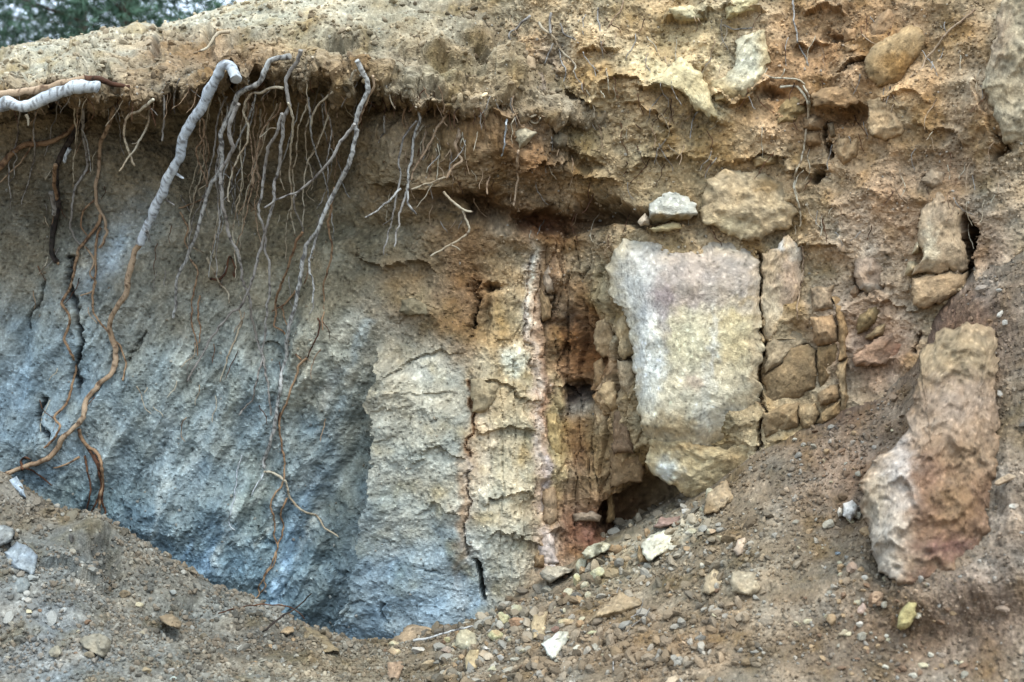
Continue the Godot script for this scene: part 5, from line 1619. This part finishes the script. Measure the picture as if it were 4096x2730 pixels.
	root("root", "short pale root curving down left from the lip above the long lichen root", hang, [["root_stem", "pale", 1.6, 1.0, 20, 8, k(2, [100, 480, 40, 560, -100, 660, -170, 740, -200, 810, -205, 870])]], face)
	root("root", "longest lichen-covered root, from the lip down to a bare pale fork", hang, [
		["root_stem", "lichen", 2.9, 2.0, 22, -42, k(2, [105, 415, 140, 490, 180, 550, 175, 640, 140, 720, 110, 800, 95, 860, 100, 940, 70, 1040, 45, 1140, 0, 1240, -60, 1340, -110, 1440, -160, 1568]) + k(4, [2110, 130, 2085, 270, 2060, 400, 2040, 530, 1990, 680, 1975, 800, 1970, 900, 1945, 1000, 1930, 1120, 1910, 1220, 1895, 1340, 1870, 1470, 1830, 1568]) + k(7, [1820, 100])],
		["side_root", "grey", 2.0, 0.9, 16, 4, k(2, [88, 850, 40, 920, 0, 970, -60, 1080, -150, 1190, -250, 1280, -320, 1330, -410, 1360, -530, 1425])],
		["rootlet", "grey", 1.2, 0.7, 6, -6, k(1, [2030, 1340, 2020, 1400, 2050, 1480, 2085, 1568]) + k(4, [2080, 30])],
		["side_root", "tan", 1.5, 1.0, 20, 14, k(2, [225, 525, 215, 620, 160, 740, 130, 830, 95, 865])],
		["bare_root_end", "pale", 1.5, 0.7, -44, -40, k(7, [1815, 115, 1900, 130, 1970, 190, 2000, 290, 2060, 370, 2180, 420, 2230, 490, 2330, 570])],
		["bare_root_end", "white", 1.2, 0.6, -44, -36, k(7, [1812, 120, 1780, 190, 1730, 275])]], face)
	root("root", "knotted twin root hanging below the small round burrow right of the long lichen root", hang, [["root_stem", "lichen", 1.6, 0.8, 0, -10, k(4, [2190, 0, 2170, 110, 2140, 200, 2135, 300, 2160, 380, 2165, 460, 2145, 525])], ["side_root", "tan", 1.0, 0.6, -4, -16, k(4, [2140, 210, 2125, 310, 2090, 390])]], face)
	root("root", "straight orange root hanging at the right end of the hollow", wall, [["root_stem", "orange", 1.6, 0.6, 6, -30, k(1, [2300, 1300, 2280, 1420, 2265, 1568]) + k(4, [2285, 130, 2270, 250, 2235, 380, 2230, 520, 2220, 640, 2225, 710])]], face)
	root("root", "orange root crossing behind the long lichen root, kinked halfway down", wall, [["root_stem", "orange", 1.5, 0.8, 0, -50, k(4, [2080, 30, 2040, 110, 2010, 180, 1970, 300, 1940, 400, 1900, 490, 1900, 600, 1885, 680, 1940, 710, 1990, 780, 2010, 840, 2080, 910])], ["side_root", "orange", 1.1, 0.6, -30, -40, k(4, [2040, 440, 1950, 530, 1870, 580])], ["rootlet", "orange", 0.8, 0.5, -40, -44, k(4, [1940, 540, 1960, 620, 1985, 700])]], face)
	root("root", "rust-coloured root trailing from the long lichen root down to the dirt in two loops", wall, [["root_stem", "orange", 1.3, 0.6, -34, -48, k(4, [2110, 900, 2060, 950, 2050, 1010, 2010, 1090, 1980, 1200, 1940, 1280, 1920, 1380, 1940, 1500, 1955, 1568]) + k(7, [1960, 120, 1940, 200, 1890, 280, 1860, 350, 1890, 420, 1890, 550, 1915, 630, 1860, 760, 1820, 840, 1780, 910, 1785, 970, 1710, 1040, 1710, 1130])], ["side_root", "orange", 1.1, 0.6, -44, -48, k(7, [1975, 290, 1940, 400, 1950, 520, 1915, 630, 1890, 740, 1820, 850, 1825, 900, 1790, 960])]], face)
	root("root", "thin dark root joining the knotted twin root to the rust-coloured one", wall, [["root_stem", "brown", 1.0, 0.6, -18, -36, k(4, [2190, 620, 2200, 680, 2170, 780, 2130, 870, 2110, 900])]], face)
	root("root", "hair-thin white root hanging over the blue rock left of the bare pale fork", wall, [["root_stem", "white", 0.6, 0.45, -40, -44, k(7, [1665, 0, 1640, 100, 1620, 240, 1600, 360, 1575, 460, 1615, 515])]], face)
	# ---- left part of the hollow
	root("root", "massive frost-white root running along the lip from the left edge", "root mass at the left edge", [["root_stem", "white", 6.0, 7.5, 36, 34, k(1, [-160, 720, -60, 700, 0, 730, 40, 700, 120, 730, 220, 720, 300, 680, 420, 630, 540, 600, 620, 600, 690, 605])], ["root_stub", "pale", 2.0, 0.7, 26, 26, k(1, [180, 790, 188, 830, 190, 862])], ["root_stub", "white", 4.0, 5.0, 28, 30, k(1, [-40, 760, 10, 740, 60, 735])]], face)
	root("root", "bare red-brown root above the frost-white root, dipping into the soil on the right", "root mass at the left edge", [["root_stem", "tan", 4.0, 4.6, 36, 32, k(1, [-160, 655, 0, 650, 150, 632, 300, 612, 450, 575, 590, 545])], ["root_end", "brown", 4.8, 2.6, 32, 26, k(1, [580, 545, 690, 550, 790, 585, 900, 595])]], face)
	root("root", "dark red root under the frost-white root, slanting up into the lip", "root mass at the left edge", [["root_stem", "brown", 3.6, 2.2, 4, 10, k(1, [560, 640, 640, 690, 740, 695, 850, 660, 980, 650])], ["root_stem", "dark", 4.5, 3.0, 8, 4, k(1, [560, 650, 660, 640, 760, 620])]], face)
	root("root", "brown root arching across the rock at the far left under the frost-white root", wall, [["root_stem", "orange", 3.4, 2.6, -60, -10, k(1, [-60, 1190, 0, 1150, 80, 1060, 170, 1000, 290, 985, 400, 960, 490, 890, 570, 815])], ["rootlet", "tan", 1.0, 0.6, -20, -60, k(1, [225, 940, 215, 1010, 150, 1110, 60, 1190, 0, 1260])]], face)
	root("root", "dark half-rotten root with patches of white bark, hugging the rock", wall, [["root_stem", "dark", 3.6, 3.0, -6, -60, k(1, [580, 820, 490, 950, 430, 1060, 390, 1160, 385, 1260, 400, 1380, 375, 1568]) + k(4, [360, 60, 355, 170, 395, 240])], ["inner_root", "orange", 2.2, 1.6, 0, -60, k(1, [385, 1130, 370, 1250, 395, 1370, 375, 1500]) + k(4, [360, 60, 362, 170, 400, 250])], ["bark_patch", "white", 2.6, 1.6, 2, 0, k(1, [478, 1020, 455, 1080, 445, 1130])], ["bark_patch", "grey", 2.8, 2.0, -10, -20, k(1, [350, 1330, 365, 1410, 372, 1490])]], face)
	root("root", "grey-white root dropping from the frost-white root and thinning to an orange thread", wall, [["root_stem", "grey", 1.7, 0.9, 10, -60, k(1, [570, 650, 575, 760, 575, 930, 600, 1070, 590, 1180, 520, 1280, 500, 1400, 480, 1568]) + k(4, [490, 20, 530, 90, 570, 115])]], face)
	root("root", "orange-tan root left of the thick white root, branching into a tangle halfway down", wall, [
		["root_stem", "tan", 2.6, 1.4, 6, -60, k(1, [790, 730, 740, 880, 690, 1000, 680, 1150, 660, 1300, 670, 1420, 720, 1500, 725, 1568]) + k(4, [740, 30, 710, 110, 680, 140])],
		["side_root", "orange", 1.9, 1.2, -60, -60, k(1, [700, 1480, 660, 1568]) + k(4, [590, 90, 540, 150, 520, 240, 500, 370, 480, 440, 430, 520, 480, 600, 470, 680, 445, 770, 490, 860, 520, 960, 500, 1080, 460, 1200, 380, 1310, 420, 1370, 380, 1440, 300, 1520])],
		["side_root", "tan", 1.2, 0.7, -60, -60, k(4, [590, 130, 650, 230, 620, 310, 660, 370, 640, 430, 550, 470])],
		["side_root", "orange", 1.4, 0.8, -60, -60, k(4, [690, 0, 660, 130, 660, 300, 640, 500, 660, 620, 730, 700, 775, 760, 830, 820, 865, 940, 850, 1060])],
		["side_root", "orange", 1.2, 0.7, -60, -60, k(1, [650, 1370, 560, 1480, 565, 1568]) + k(4, [600, 60])]], face)
	root("root", "bundle of red-brown roots hanging in a tassel at the lower left of the rock", wall, [["root_stem", "orange", 2.4, 1.2, -60, -60, k(4, [540, 1390, 560, 1460, 620, 1520, 680, 1568]) + k(7, [705, 100, 700, 200, 690, 290, 680, 400, 685, 450, 715, 500])], ["side_root", "brown", 1.8, 0.8, -60, -60, k(7, [600, -60, 660, 40, 690, 180, 680, 290, 640, 380, 620, 480])], ["side_root", "brown", 1.6, 0.8, -60, -60, k(7, [650, 0, 700, 120, 705, 310, 728, 390, 722, 500])], ["side_root", "brown", 1.2, 0.6, -60, -60, k(7, [590, 0, 605, 100, 620, 260, 590, 430])]], face)
	root("root", "dark curled root ends in the corner above the left mound", wall, [["root_stem", "brown", 2.4, 1.0, -20, -40, k(7, [30, 125, 100, 105, 180, 80, 250, 60, 340, 5])], ["side_root", "brown", 1.8, 0.8, -20, -40, k(7, [160, 100, 145, 50, 170, 20, 210, 30])], ["side_root", "orange", 1.4, 0.6, -60, -60, k(7, [540, 10, 460, 60, 370, 95])], ["rootlet", "brown", 1.0, 0.5, -20, -60, k(7, [190, 95, 280, 140, 350, 210])]], face)
	root("root", "pale root bowed outwards to the left, left of the thick white root", hang, [["root_stem", "pale", 1.7, 1.2, 16, 10, k(1, [1060, 680, 960, 760, 880, 810, 855, 910, 870, 1000, 900, 1070, 932, 1150])]], face)
	root("root", "pale root crossing the bowed one and ending in a thin left-pointing tip", hang, [["root_stem", "pale", 1.4, 0.8, 10, 14, k(1, [1035, 730, 1015, 850, 980, 930, 930, 1030, 870, 1100, 820, 1180])], ["rootlet", "pale", 0.7, 0.4, 8, 8, k(1, [975, 960, 940, 985, 905, 990])]], face)
	root("root", "short straight root with a pale tip, right of the crossing roots", hang, [["root_stem", "grey", 1.3, 0.9, 14, 10, k(1, [1120, 640, 1130, 800, 1125, 900, 1120, 975])]], face)
	root("root", "short dark wisp of root just left of the thick white root's top", hang, [["root_stem", "grey", 1.0, 0.6, 16, 12, k(1, [1230, 540, 1215, 610, 1195, 680, 1205, 790])]], face)
	root("root", "thin tan root behind the thick white root, with a loop halfway", hang, [["root_stem", "tan", 1.3, 0.7, 0, -14, k(1, [1390, 810, 1410, 920, 1360, 1030, 1370, 1100, 1400, 1180, 1430, 1290])], ["side_root", "tan", 0.9, 0.5, -4, -14, k(1, [1400, 890, 1440, 1050, 1410, 1140])]], face)
	root("root", "little orange root lying level on the rock right of the thick white root", wall, [["root_stem", "orange", 1.1, 0.6, -60, -60, k(1, [1410, 1370, 1320, 1400, 1230, 1432])], ["side_root", "orange", 1.0, 0.6, -60, -60, k(1, [1240, 1460, 1290, 1560]) + k(4, [1275, 100, 1300, 150])]], face)
	root("root", "thin orange root down the rock below the lichen-grey root's dark tip", wall, [["root_stem", "orange", 1.0, 0.6, -60, -60, k(4, [1310, 220, 1355, 290, 1350, 400, 1325, 500, 1320, 650, 1350, 750, 1365, 880])], ["side_root", "orange", 1.0, 0.6, -60, -60, k(4, [1375, 460, 1365, 580, 1385, 700, 1375, 800])]], face)
	root("root", "pale root slanting to the right out of the tangle in mid rock", wall, [["root_stem", "pale", 1.3, 0.7, -20, -34, k(4, [1430, 210, 1460, 290, 1510, 370, 1570, 450, 1580, 520])], ["rootlet", "brown", 1.6, 0.6, -40, -34, k(4, [1440, 350, 1530, 340, 1590, 200, 1620, 340, 1600, 300])]], face)
	root("root", "stubby yellowish root poking from the soil above the thick white root", top, [["root_stem", "pale", 2.2, 1.2, 10, 18, k(1, [1575, 218, 1500, 232, 1450, 300, 1420, 335, 1370, 360])]], bank)
	root("root", "pale curved root poking from the lip above the middle cluster", mid_, [["root_stem", "grey", 0.9, 0.5, 8, 8, k(2, [680, 600, 715, 660]), ], ["rootlet", "grey", 1.1, 0.5, 8, 6, k(2, [760, 640, 790, 690, 805, 730])]], face)
	# ---- cluster right of the hollow
	root("root", "pale root with a bent knee hanging from the lip, left of the middle cluster", mid_, [["root_stem", "lichen", 1.9, 1.1, 10, 2, k(2, [540, 630, 530, 760, 540, 840, 510, 900, 495, 1000, 480, 1100, 460, 1200, 455, 1330, 460, 1400, 490, 1450, 515, 1480])], ["side_root", "grey", 1.2, 0.8, 8, -4, k(2, [520, 830, 450, 920, 410, 1020, 395, 1130, 405, 1230, 390, 1320, 350, 1470, 345, 1568]) + k(5, [330, 20, 285, 195])], ["side_root", "lichen", 1.4, 0.6, 2, 8, k(2, [410, 1300, 330, 1380, 230, 1460, 165, 1500])], ["side_root", "grey", 1.3, 0.7, 2, 2, k(2, [445, 1320, 420, 1410, 400, 1480, 395, 1568]) + k(5, [380, 20, 365, 130])]], face)
	root("root", "tan root with an elbow joining the middle cluster from the right", mid_, [["root_stem", "tan", 1.5, 1.0, 8, 2, k(2, [670, 690, 690, 770, 715, 800, 650, 890, 600, 1000, 550, 1080, 500, 1170, 475, 1240])], ["side_root", "pale", 1.6, 1.2, -2, 4, k(2, [625, 830, 560, 870, 500, 960])], ["side_root", "tan", 1.0, 0.8, 0, 2, k(2, [585, 870, 570, 950, 560, 1040, 525, 1110])]], face)
	root("root", "thin orange root behind the elbow of the middle cluster", mid_, [["root_stem", "orange", 0.9, 0.6, -30, -30, k(2, [625, 1040, 620, 1150, 590, 1240, 560, 1290])]], face)
	root("root", "crooked tan root stepping down right, then running left to the middle cluster", mid_, [["root_stem", "tan", 2.2, 1.2, 4, 8, k(2, [795, 870, 805, 930, 790, 1000, 805, 1070, 825, 1110, 770, 1160, 720, 1230])], ["side_root", "pale", 1.2, 0.8, 8, 4, k(2, [710, 1220, 600, 1260, 540, 1290, 470, 1305])]], face)
	root("root", "pale pinkish root crossing a soil knob and curling down beneath it", mid_, [["root_stem", "pale", 1.5, 1.1, 8, 6, k(2, [700, 1320, 760, 1390, 830, 1440, 910, 1462])], ["side_root", "pale", 1.3, 0.7, 6, 2, k(2, [830, 1440, 855, 1500, 880, 1568]) + k(5, [880, 30, 830, 70, 750, 120, 690, 150, 610, 200])], ["rootlet", "pale", 0.9, 0.5, 4, 2, k(5, [760, 122, 820, 160])]], face)
	root("root", "white-tipped root with two arms reaching right to the dark groove", mid_, [["root_stem", "pale", 2.0, 1.1, 0, 4, k(2, [1090, 640, 1130, 700, 1110, 750, 1150, 800, 1220, 792, 1290, 802, 1370, 780])], ["side_root", "pale", 1.1, 0.6, 4, -2, k(2, [1150, 805, 1260, 805, 1330, 850, 1370, 820, 1385, 760, 1410, 680, 1450, 655])], ["side_root", "white", 1.2, 0.7, 4, 0, k(2, [1145, 810, 1130, 900, 1120, 1010, 1095, 1080])]], face)
	root("root", "straight orange-tan root hanging below the white-tipped one", mid_, [["root_stem", "tan", 1.5, 0.9, 0, 0, k(2, [1225, 1030, 1210, 1130, 1210, 1230, 1200, 1340, 1185, 1420])]], face)
	root("root", "short tan root left of the straight orange-tan one", mid_, [["root_stem", "tan", 1.0, 1.2, 0, 2, k(2, [1025, 1210, 1010, 1280, 998, 1345])]], face)
	root("root", "two fine roots side by side under the lip right of the middle cluster", mid_, [["root_stem", "pale", 1.0, 0.6, 0, 2, k(2, [940, 560, 955, 620, 970, 690, 985, 735])], ["side_root", "grey", 0.8, 0.5, 0, 2, k(2, [890, 610, 925, 660, 935, 740])]], face)
	# ---- top of the face
	root("root", "knotty cream root at the top centre slanting right, with a hooked tip", top, [["root_stem", "pale", 1.7, 0.8, -60, 6, k(2, [1350, 150, 1390, 200, 1440, 235, 1490, 300, 1550, 380, 1600, 430, 1612, 460, 1590, 495])], ["side_root", "grey", 1.5, 1.4, -60, 0, k(2, [1440, 90, 1435, 170, 1442, 230])], ["side_root", "grey", 0.9, 0.5, -60, -60, k(2, [1455, 300, 1410, 420, 1415, 510, 1440, 590, 1445, 650])], ["side_root", "grey", 0.9, 0.5, -60, -60, k(2, [1500, 330, 1520, 420, 1540, 480, 1535, 570])]], face)
	root("root", "dark root slanting down left from the top centre", top, [["root_stem", "grey", 1.6, 0.8, -60, -60, k(2, [1300, 110, 1220, 180, 1155, 240, 1165, 290])]], face)
	root("root", "fine grey root arching right from a pale nub at the top centre", top, [["root_stem", "grey", 1.0, 0.6, -60, -60, k(2, [1510, 160, 1530, 230, 1590, 260, 1640, 300])]], face)
	root("root", "long thin root dropping from the top edge right of centre", top, [["root_stem", "tan", 0.9, 0.6, -60, -60, k(2, [1945, -10, 1920, 80, 1870, 130, 1830, 210, 1800, 290, 1790, 345])], ["side_root", "grey", 0.9, 0.5, -60, -60, k(2, [1765, 50, 1780, 200, 1795, 330, 1800, 400])], ["rootlet", "pale", 0.9, 0.5, -60, -60, k(2, [1830, 470, 1835, 560, 1845, 650])]], face)
	root("root", "violet-grey root hanging straight from the top edge at the right", top, [["root_stem", "grey", 1.1, 0.7, -60, -60, k(3, [755, -10, 765, 120, 785, 250, 810, 340, 850, 400, 870, 455])]], face)
	root("root", "pale root running right under a rock, then down the face as a double strand", top, [["root_stem", "pale", 1.2, 0.7, -60, -60, k(3, [530, 490, 560, 520, 620, 540, 700, 540, 780, 545, 840, 582])], ["side_root", "pale", 1.3, 0.8, -60, -60, k(3, [670, 600, 780, 595, 830, 640, 860, 720, 860, 830, 845, 950, 820, 1080, 780, 1180, 765, 1280, 790, 1370, 810, 1480, 812, 1568])], ["side_root", "pale", 1.0, 0.9, -60, -60, k(3, [830, 590, 870, 680, 866, 790])]], face)
	root("root", "thread-like root over the pale yellow rock at the top right of centre", top, [["root_stem", "tan", 0.7, 0.45, -60, -60, k(3, [530, 90, 490, 150, 480, 230, 460, 300, 455, 370, 500, 450, 540, 500])]], face)
	root("root", "little forked root hooked under the pale yellow ledge", top, [["root_stem", "pale", 1.0, 0.6, -60, -60, k(3, [265, 180, 300, 200, 295, 260, 250, 312])], ["side_root", "grey", 0.8, 0.5, -60, -60, k(3, [280, 180, 350, 200, 420, 195, 485, 185])]], face)
	root("root", "long reddish root running diagonally across the upper right face", top, [["root_stem", "tan", 1.4, 0.6, -60, -60, k(3, [2010, 70, 1930, 130, 1860, 190, 1790, 260, 1740, 340, 1680, 400, 1640, 470, 1530, 560, 1470, 600, 1410, 640, 1385, 700, 1370, 740, 1310, 780])]], face)
	root("root", "straight thin root pressed on the strip of rock right of the pale block", top, [["root_stem", "tan", 0.9, 0.6, -60, -60, k(6, [825, 130, 830, 280, 800, 450, 785, 640])]], face)
	root("root", "faint dark root on the upper face left of the capstone", top, [["root_stem", "grey", 0.7, 0.45, -60, -60, k(3, [130, 750, 80, 790, 60, 880, 50, 960])]], face)
	# ---- the tangle of thinner roots behind the large ones
	var r0 := RandomNumberGenerator.new()
	r0.seed = 63
	for i in 46:
		var x := r0.randf_range(196, 330) if i < 28 else r0.randf_range(378, 470) if i < 38 else r0.randf_range(10, 150)
		var q := Vector2(x, (88.0 if x < 340.0 else 100.0) + r0.randf_range(0, 26))
		var pts := PackedVector2Array([q])
		var d := Vector2(r0.randf_range(-0.35, 0.05), 1.0)
		var ln := r0.randf_range(50, 190) if i < 28 else r0.randf_range(40, 110)
		for e in 7:
			d = (d * 1.4 + Vector2(r0.randf_range(-0.5, 0.45), r0.randf_range(0.1, 0.6))).normalized()
			pts.append(pts[e] + d * ln / 7.0)
		var kind: String = ["pale", "grey", "lichen", "tan", "pale"][r0.randi() % 5]
		var strands := [["root_stem", kind, r0.randf_range(0.7, 1.2), 0.35, r0.randf_range(-4, 12), r0.randf_range(-50, -10), pts]]
		if r0.randf() < 0.6:
			var side := PackedVector2Array([pts[3]])
			for e in 4:
				side.append(side[e] + Vector2(r0.randf_range(-0.6, 0.6), r0.randf_range(0.5, 1.0)) * ln / 9.0)
			strands.append(["rootlet", kind, 0.6, 0.3, -10, -30, side])
		var place := "in mid hollow" if i < 28 else "of the middle cluster" if i < 38 else "at the left end of the hollow"
		root("root", "thin root in the tangle " + place, "thin roots in the tangle " + place, strands, face)
	# ---- twigs on the slope
	root("stick", "straight grey stick lying on the slope by the flat tan wedge", "twigs on the slope", [["stick_stem", "lichen", 1.3, 0.8, 30, 30, k(8, [490, 1282, 640, 1250, 720, 1222, 820, 1195, 905, 1178])]], scree)
	root("stick", "dark stick bridging the dirt and the blue pit", "twigs on the slope", [["stick_stem", "dark", 1.3, 0.6, 30, 6, k(7, [1815, 1212, 1950, 1110, 2040, 1050, 2150, 955])]], scree)
	root("stick", "thin bowed brown twig on the rim of the blue pit", "twigs on the slope", [["stick_stem", "brown", 0.7, 0.5, 10, 6, k(7, [1510, 1090, 1650, 1050, 1800, 1030, 1960, 1040, 2060, 1080, 2095, 1130])]], scree)
	root("stick", "curved twig above the long slab", "twigs on the slope", [["stick_stem", "grey", 0.9, 0.5, 30, 30, k(8, [1835, 1012, 1890, 960, 1915, 905])]], scree)
	root("stick", "bundle-like forked grey twig on the dirt right of the long slab", "twigs on the slope", [["stick_stem", "grey", 0.9, 0.5, 60, 60, k(8, [1880, 1400, 1940, 1280, 1975, 1210, 2060, 1140, 2125, 1055])], ["side_twig", "grey", 0.7, 0.4, 60, 60, k(8, [2000, 1120, 2050, 1080, 2080, 990])], ["side_twig", "grey", 0.7, 0.4, 70, 74, k(8, [1870, 1490, 1880, 1400, 1945, 1380])]], scree)
	# ---- hair roots: too many and too fine to count
	var st := []
	var r := RandomNumberGenerator.new()
	r.seed = 5
	var v := PackedVector3Array()
	var c := PackedColorArray()
	var ix := PackedInt32Array()
	for i in 640:
		var px := r.randf_range(0, 560)
		var py := 88.0 + r.randf_range(-10, 16)
		var on := bank
		var ln := r.randf_range(8, 34)
		if i > 240:
			px = r.randf_range(380, 1000)
			py = r.randf_range(10, 235)
			on = face
			if n_mid.get_noise_2d(px * 0.01, py * 0.01) < -0.1:
				continue
		elif i > 180:
			px = r.randf_range(20, 330)
			py = r.randf_range(150, 420)
			on = face
		var pts := PackedVector2Array([Vector2(px, py)])
		var d := Vector2(r.randf_range(-0.5, 0.5), 1.0)
		for q in 4:
			d = (d + Vector2(r.randf_range(-0.6, 0.6), r.randf_range(-0.1, 0.3))).normalized()
			pts.append(pts[q] + d * ln / 4.0)
		var m := tube(pts, r.randf_range(0.3, 0.55), 0.2, on.z_at(px, py) * 100.0, on.z_at(px, py) * 100.0 + r.randf_range(-4, 4) - (4.0 if on == bank else 0.0), ["tan", "pale", "grey", "brown"][r.randi() % 4], face)
		var a := m.surface_get_arrays(0)
		var n0 := v.size()
		v.append_array(a[Mesh.ARRAY_VERTEX])
		c.append_array(a[Mesh.ARRAY_COLOR])
		for q in a[Mesh.ARRAY_INDEX]:
			ix.append(q + n0)
	var o := solid(arrays(v, c, ix, true), mats["bark"])
	put(o, "fine_rootlets")
	tag(o, "hair-fine rootlets fringing the soil", "", "", "stuff")


func build_surroundings() -> void:
	# the ground in front, out to the horizon
	var g := PlaneMesh.new()
	g.size = Vector2(900, 900)
	var soil := StandardMaterial3D.new()
	soil.albedo_texture = grain_texture(61, 30.0, 0.55, 1.0)
	soil.albedo_color = lin(140, 116, 88).linear_to_srgb()
	soil.uv1_triplanar = true
	soil.uv1_world_triplanar = true
	soil.uv1_scale = Vector3.ONE * 0.7
	soil.roughness = 1.0
	var o := solid(g, soil)
	o.position = Vector3(0, -1.5, 450)
	put(o, "ground")
	tag(o, "bare brown ground in front of the bank", "", "", "structure")
	# the wooded slope behind the bank
	var h := Sheet.new()
	var v := PackedVector3Array()
	var c := PackedColorArray()
	var ix := PackedInt32Array()
	for j in 60:
		for i in 90:
			var x := -22.0 + i * 0.55
			var d := pow(j / 59.0, 1.6) * 60.0
			var y := 0.92 + 0.02 * (x + 2.0) * (1.0 if x > -2.0 else 0.0) * 6.0 + 0.02 * d + 0.25 * n_low.get_noise_2d(x * 0.2, d * 0.2)
			v.append(Vector3(x, minf(y, 1.6 + 0.02 * d), -0.9 - d))
			c.append(paint(lin(120, 104, 74), Vector3(x, 0, d) * 0.1, 0.8))
	for j in 59:
		for i in 89:
			var a := j * 90 + i
			ix.append_array([a, a + 90, a + 1, a + 1, a + 90, a + 91])
	o = solid(arrays(v, c, ix), mats["soil"])
	put(o, "hillside")
	tag(o, "wooded slope behind the crest of the bank", "", "", "structure")
	tree("pine_tree", "dark green pine behind the crest at the left edge, with a bare grey twig", -2.9, -4.6, 4.6, 1.35, [58, 84, 64], 2, 7000)
	tree("pine_tree", "bluish-green pine behind the crest, right of the bright gap in the leaves", -1.32, -5.4, 5.6, 1.05, [54, 80, 68], 5, 7000)
	tree("pine_tree", "broad dark pine farther back, left of the bright gap", -5.4, -11.0, 8.0, 2.6, [46, 66, 52], 7, 13000)
	tree("pine_tree", "broad dark pine farther back, right of the bright gap", -1.2, -12.0, 8.0, 2.3, [44, 64, 52], 8, 13000)
	tree("shrub", "yellowish shrub coloured as sunlit in the gap between the pines", -3.9, -12.5, 1.5, 0.5, [186, 160, 100], 11, 700)  # dry yellow, with sunlight painted into its colour


func tree(called: String, label: String, x: float, z: float, tall: float, wide: float, col: Array, sd: int, tufts: int) -> void:
	var r := RandomNumberGenerator.new()
	r.seed = sd
	var o := Node3D.new()
	put(o, called)
	o.position = Vector3(x, 0.9, z)
	tag(o, label, "tree" if called != "shrub" else "shrub", "pines behind the bank" if called != "shrub" else "")
	var v := PackedVector3Array()
	var c := PackedColorArray()
	var ix := PackedInt32Array()
	var bark := lin(96, 78, 62)
	var bars := [[Vector3.ZERO, Vector3(0.05, tall, 0.05), 0.013 * tall, 0.004 * tall]]
	var tips := []
	for i in 60:
		var y := tall * r.randf_range(0.02, 0.92)
		var a := r.randf() * TAU
		var l := wide * (1.0 - 0.75 * y / tall) * r.randf_range(0.7, 1.1)
		var e := Vector3(cos(a) * l, y + r.randf_range(-0.25, 0.35) * l, sin(a) * l)
		bars.append([Vector3(0.05 * y / tall, y, 0), e, 0.0035 * tall * (1.0 - 0.6 * y / tall), 0.003])
		for q in 4:
			tips.append([Vector3(0, y, 0).lerp(e, 0.35 + 0.22 * q), 0.3 + 0.1 * l])
	for b in bars:
		var d: Vector3 = (b[1] - b[0]).normalized()
		var s := d.cross(Vector3(0.3, 0.1, 1)).normalized()
		var u := d.cross(s)
		var n0 := v.size()
		for e in 2:
			for q in 6:
				v.append(b[e] + (s * cos(TAU * q / 6.0) + u * sin(TAU * q / 6.0)) * b[2 + e])
				c.append(bark)
		for q in 6:
			var w := (q + 1) % 6
			ix.append_array([n0 + q, n0 + w, n0 + 6 + q, n0 + w, n0 + 6 + w, n0 + 6 + q])
	put(solid(arrays(v, c, ix), mats["bark"]), "trunk", o)
	v = PackedVector3Array()
	c = PackedColorArray()
	ix = PackedInt32Array()
	var green := lin(col[0], col[1], col[2])
	for i in tufts:
		var t: Array = tips[r.randi() % tips.size()]
		var p: Vector3 = t[0] + Vector3(r.randfn(), r.randfn(), r.randfn()) * t[1] * 0.6
		var shade := green * r.randf_range(0.7, 1.5)
		var axis := (Vector3(r.randfn(), r.randfn() + 0.4, r.randfn())).normalized()
		for q in 14:
			var d := (axis * 0.8 + Vector3(r.randfn(), r.randfn(), r.randfn()) * 0.6).normalized()
			var s := d.cross(Vector3(r.randfn(), r.randfn(), r.randfn())).normalized() * 0.0045
			var l := r.randf_range(0.06, 0.12)
			var n0 := v.size()
			v.append(p - s)
			v.append(p + s)
			v.append(p + d * l)
			for e in 3:
				c.append(shade)
			ix.append_array([n0, n0 + 1, n0 + 2])
	put(solid(arrays(v, c, ix), mats["needles"]), "crown", o)
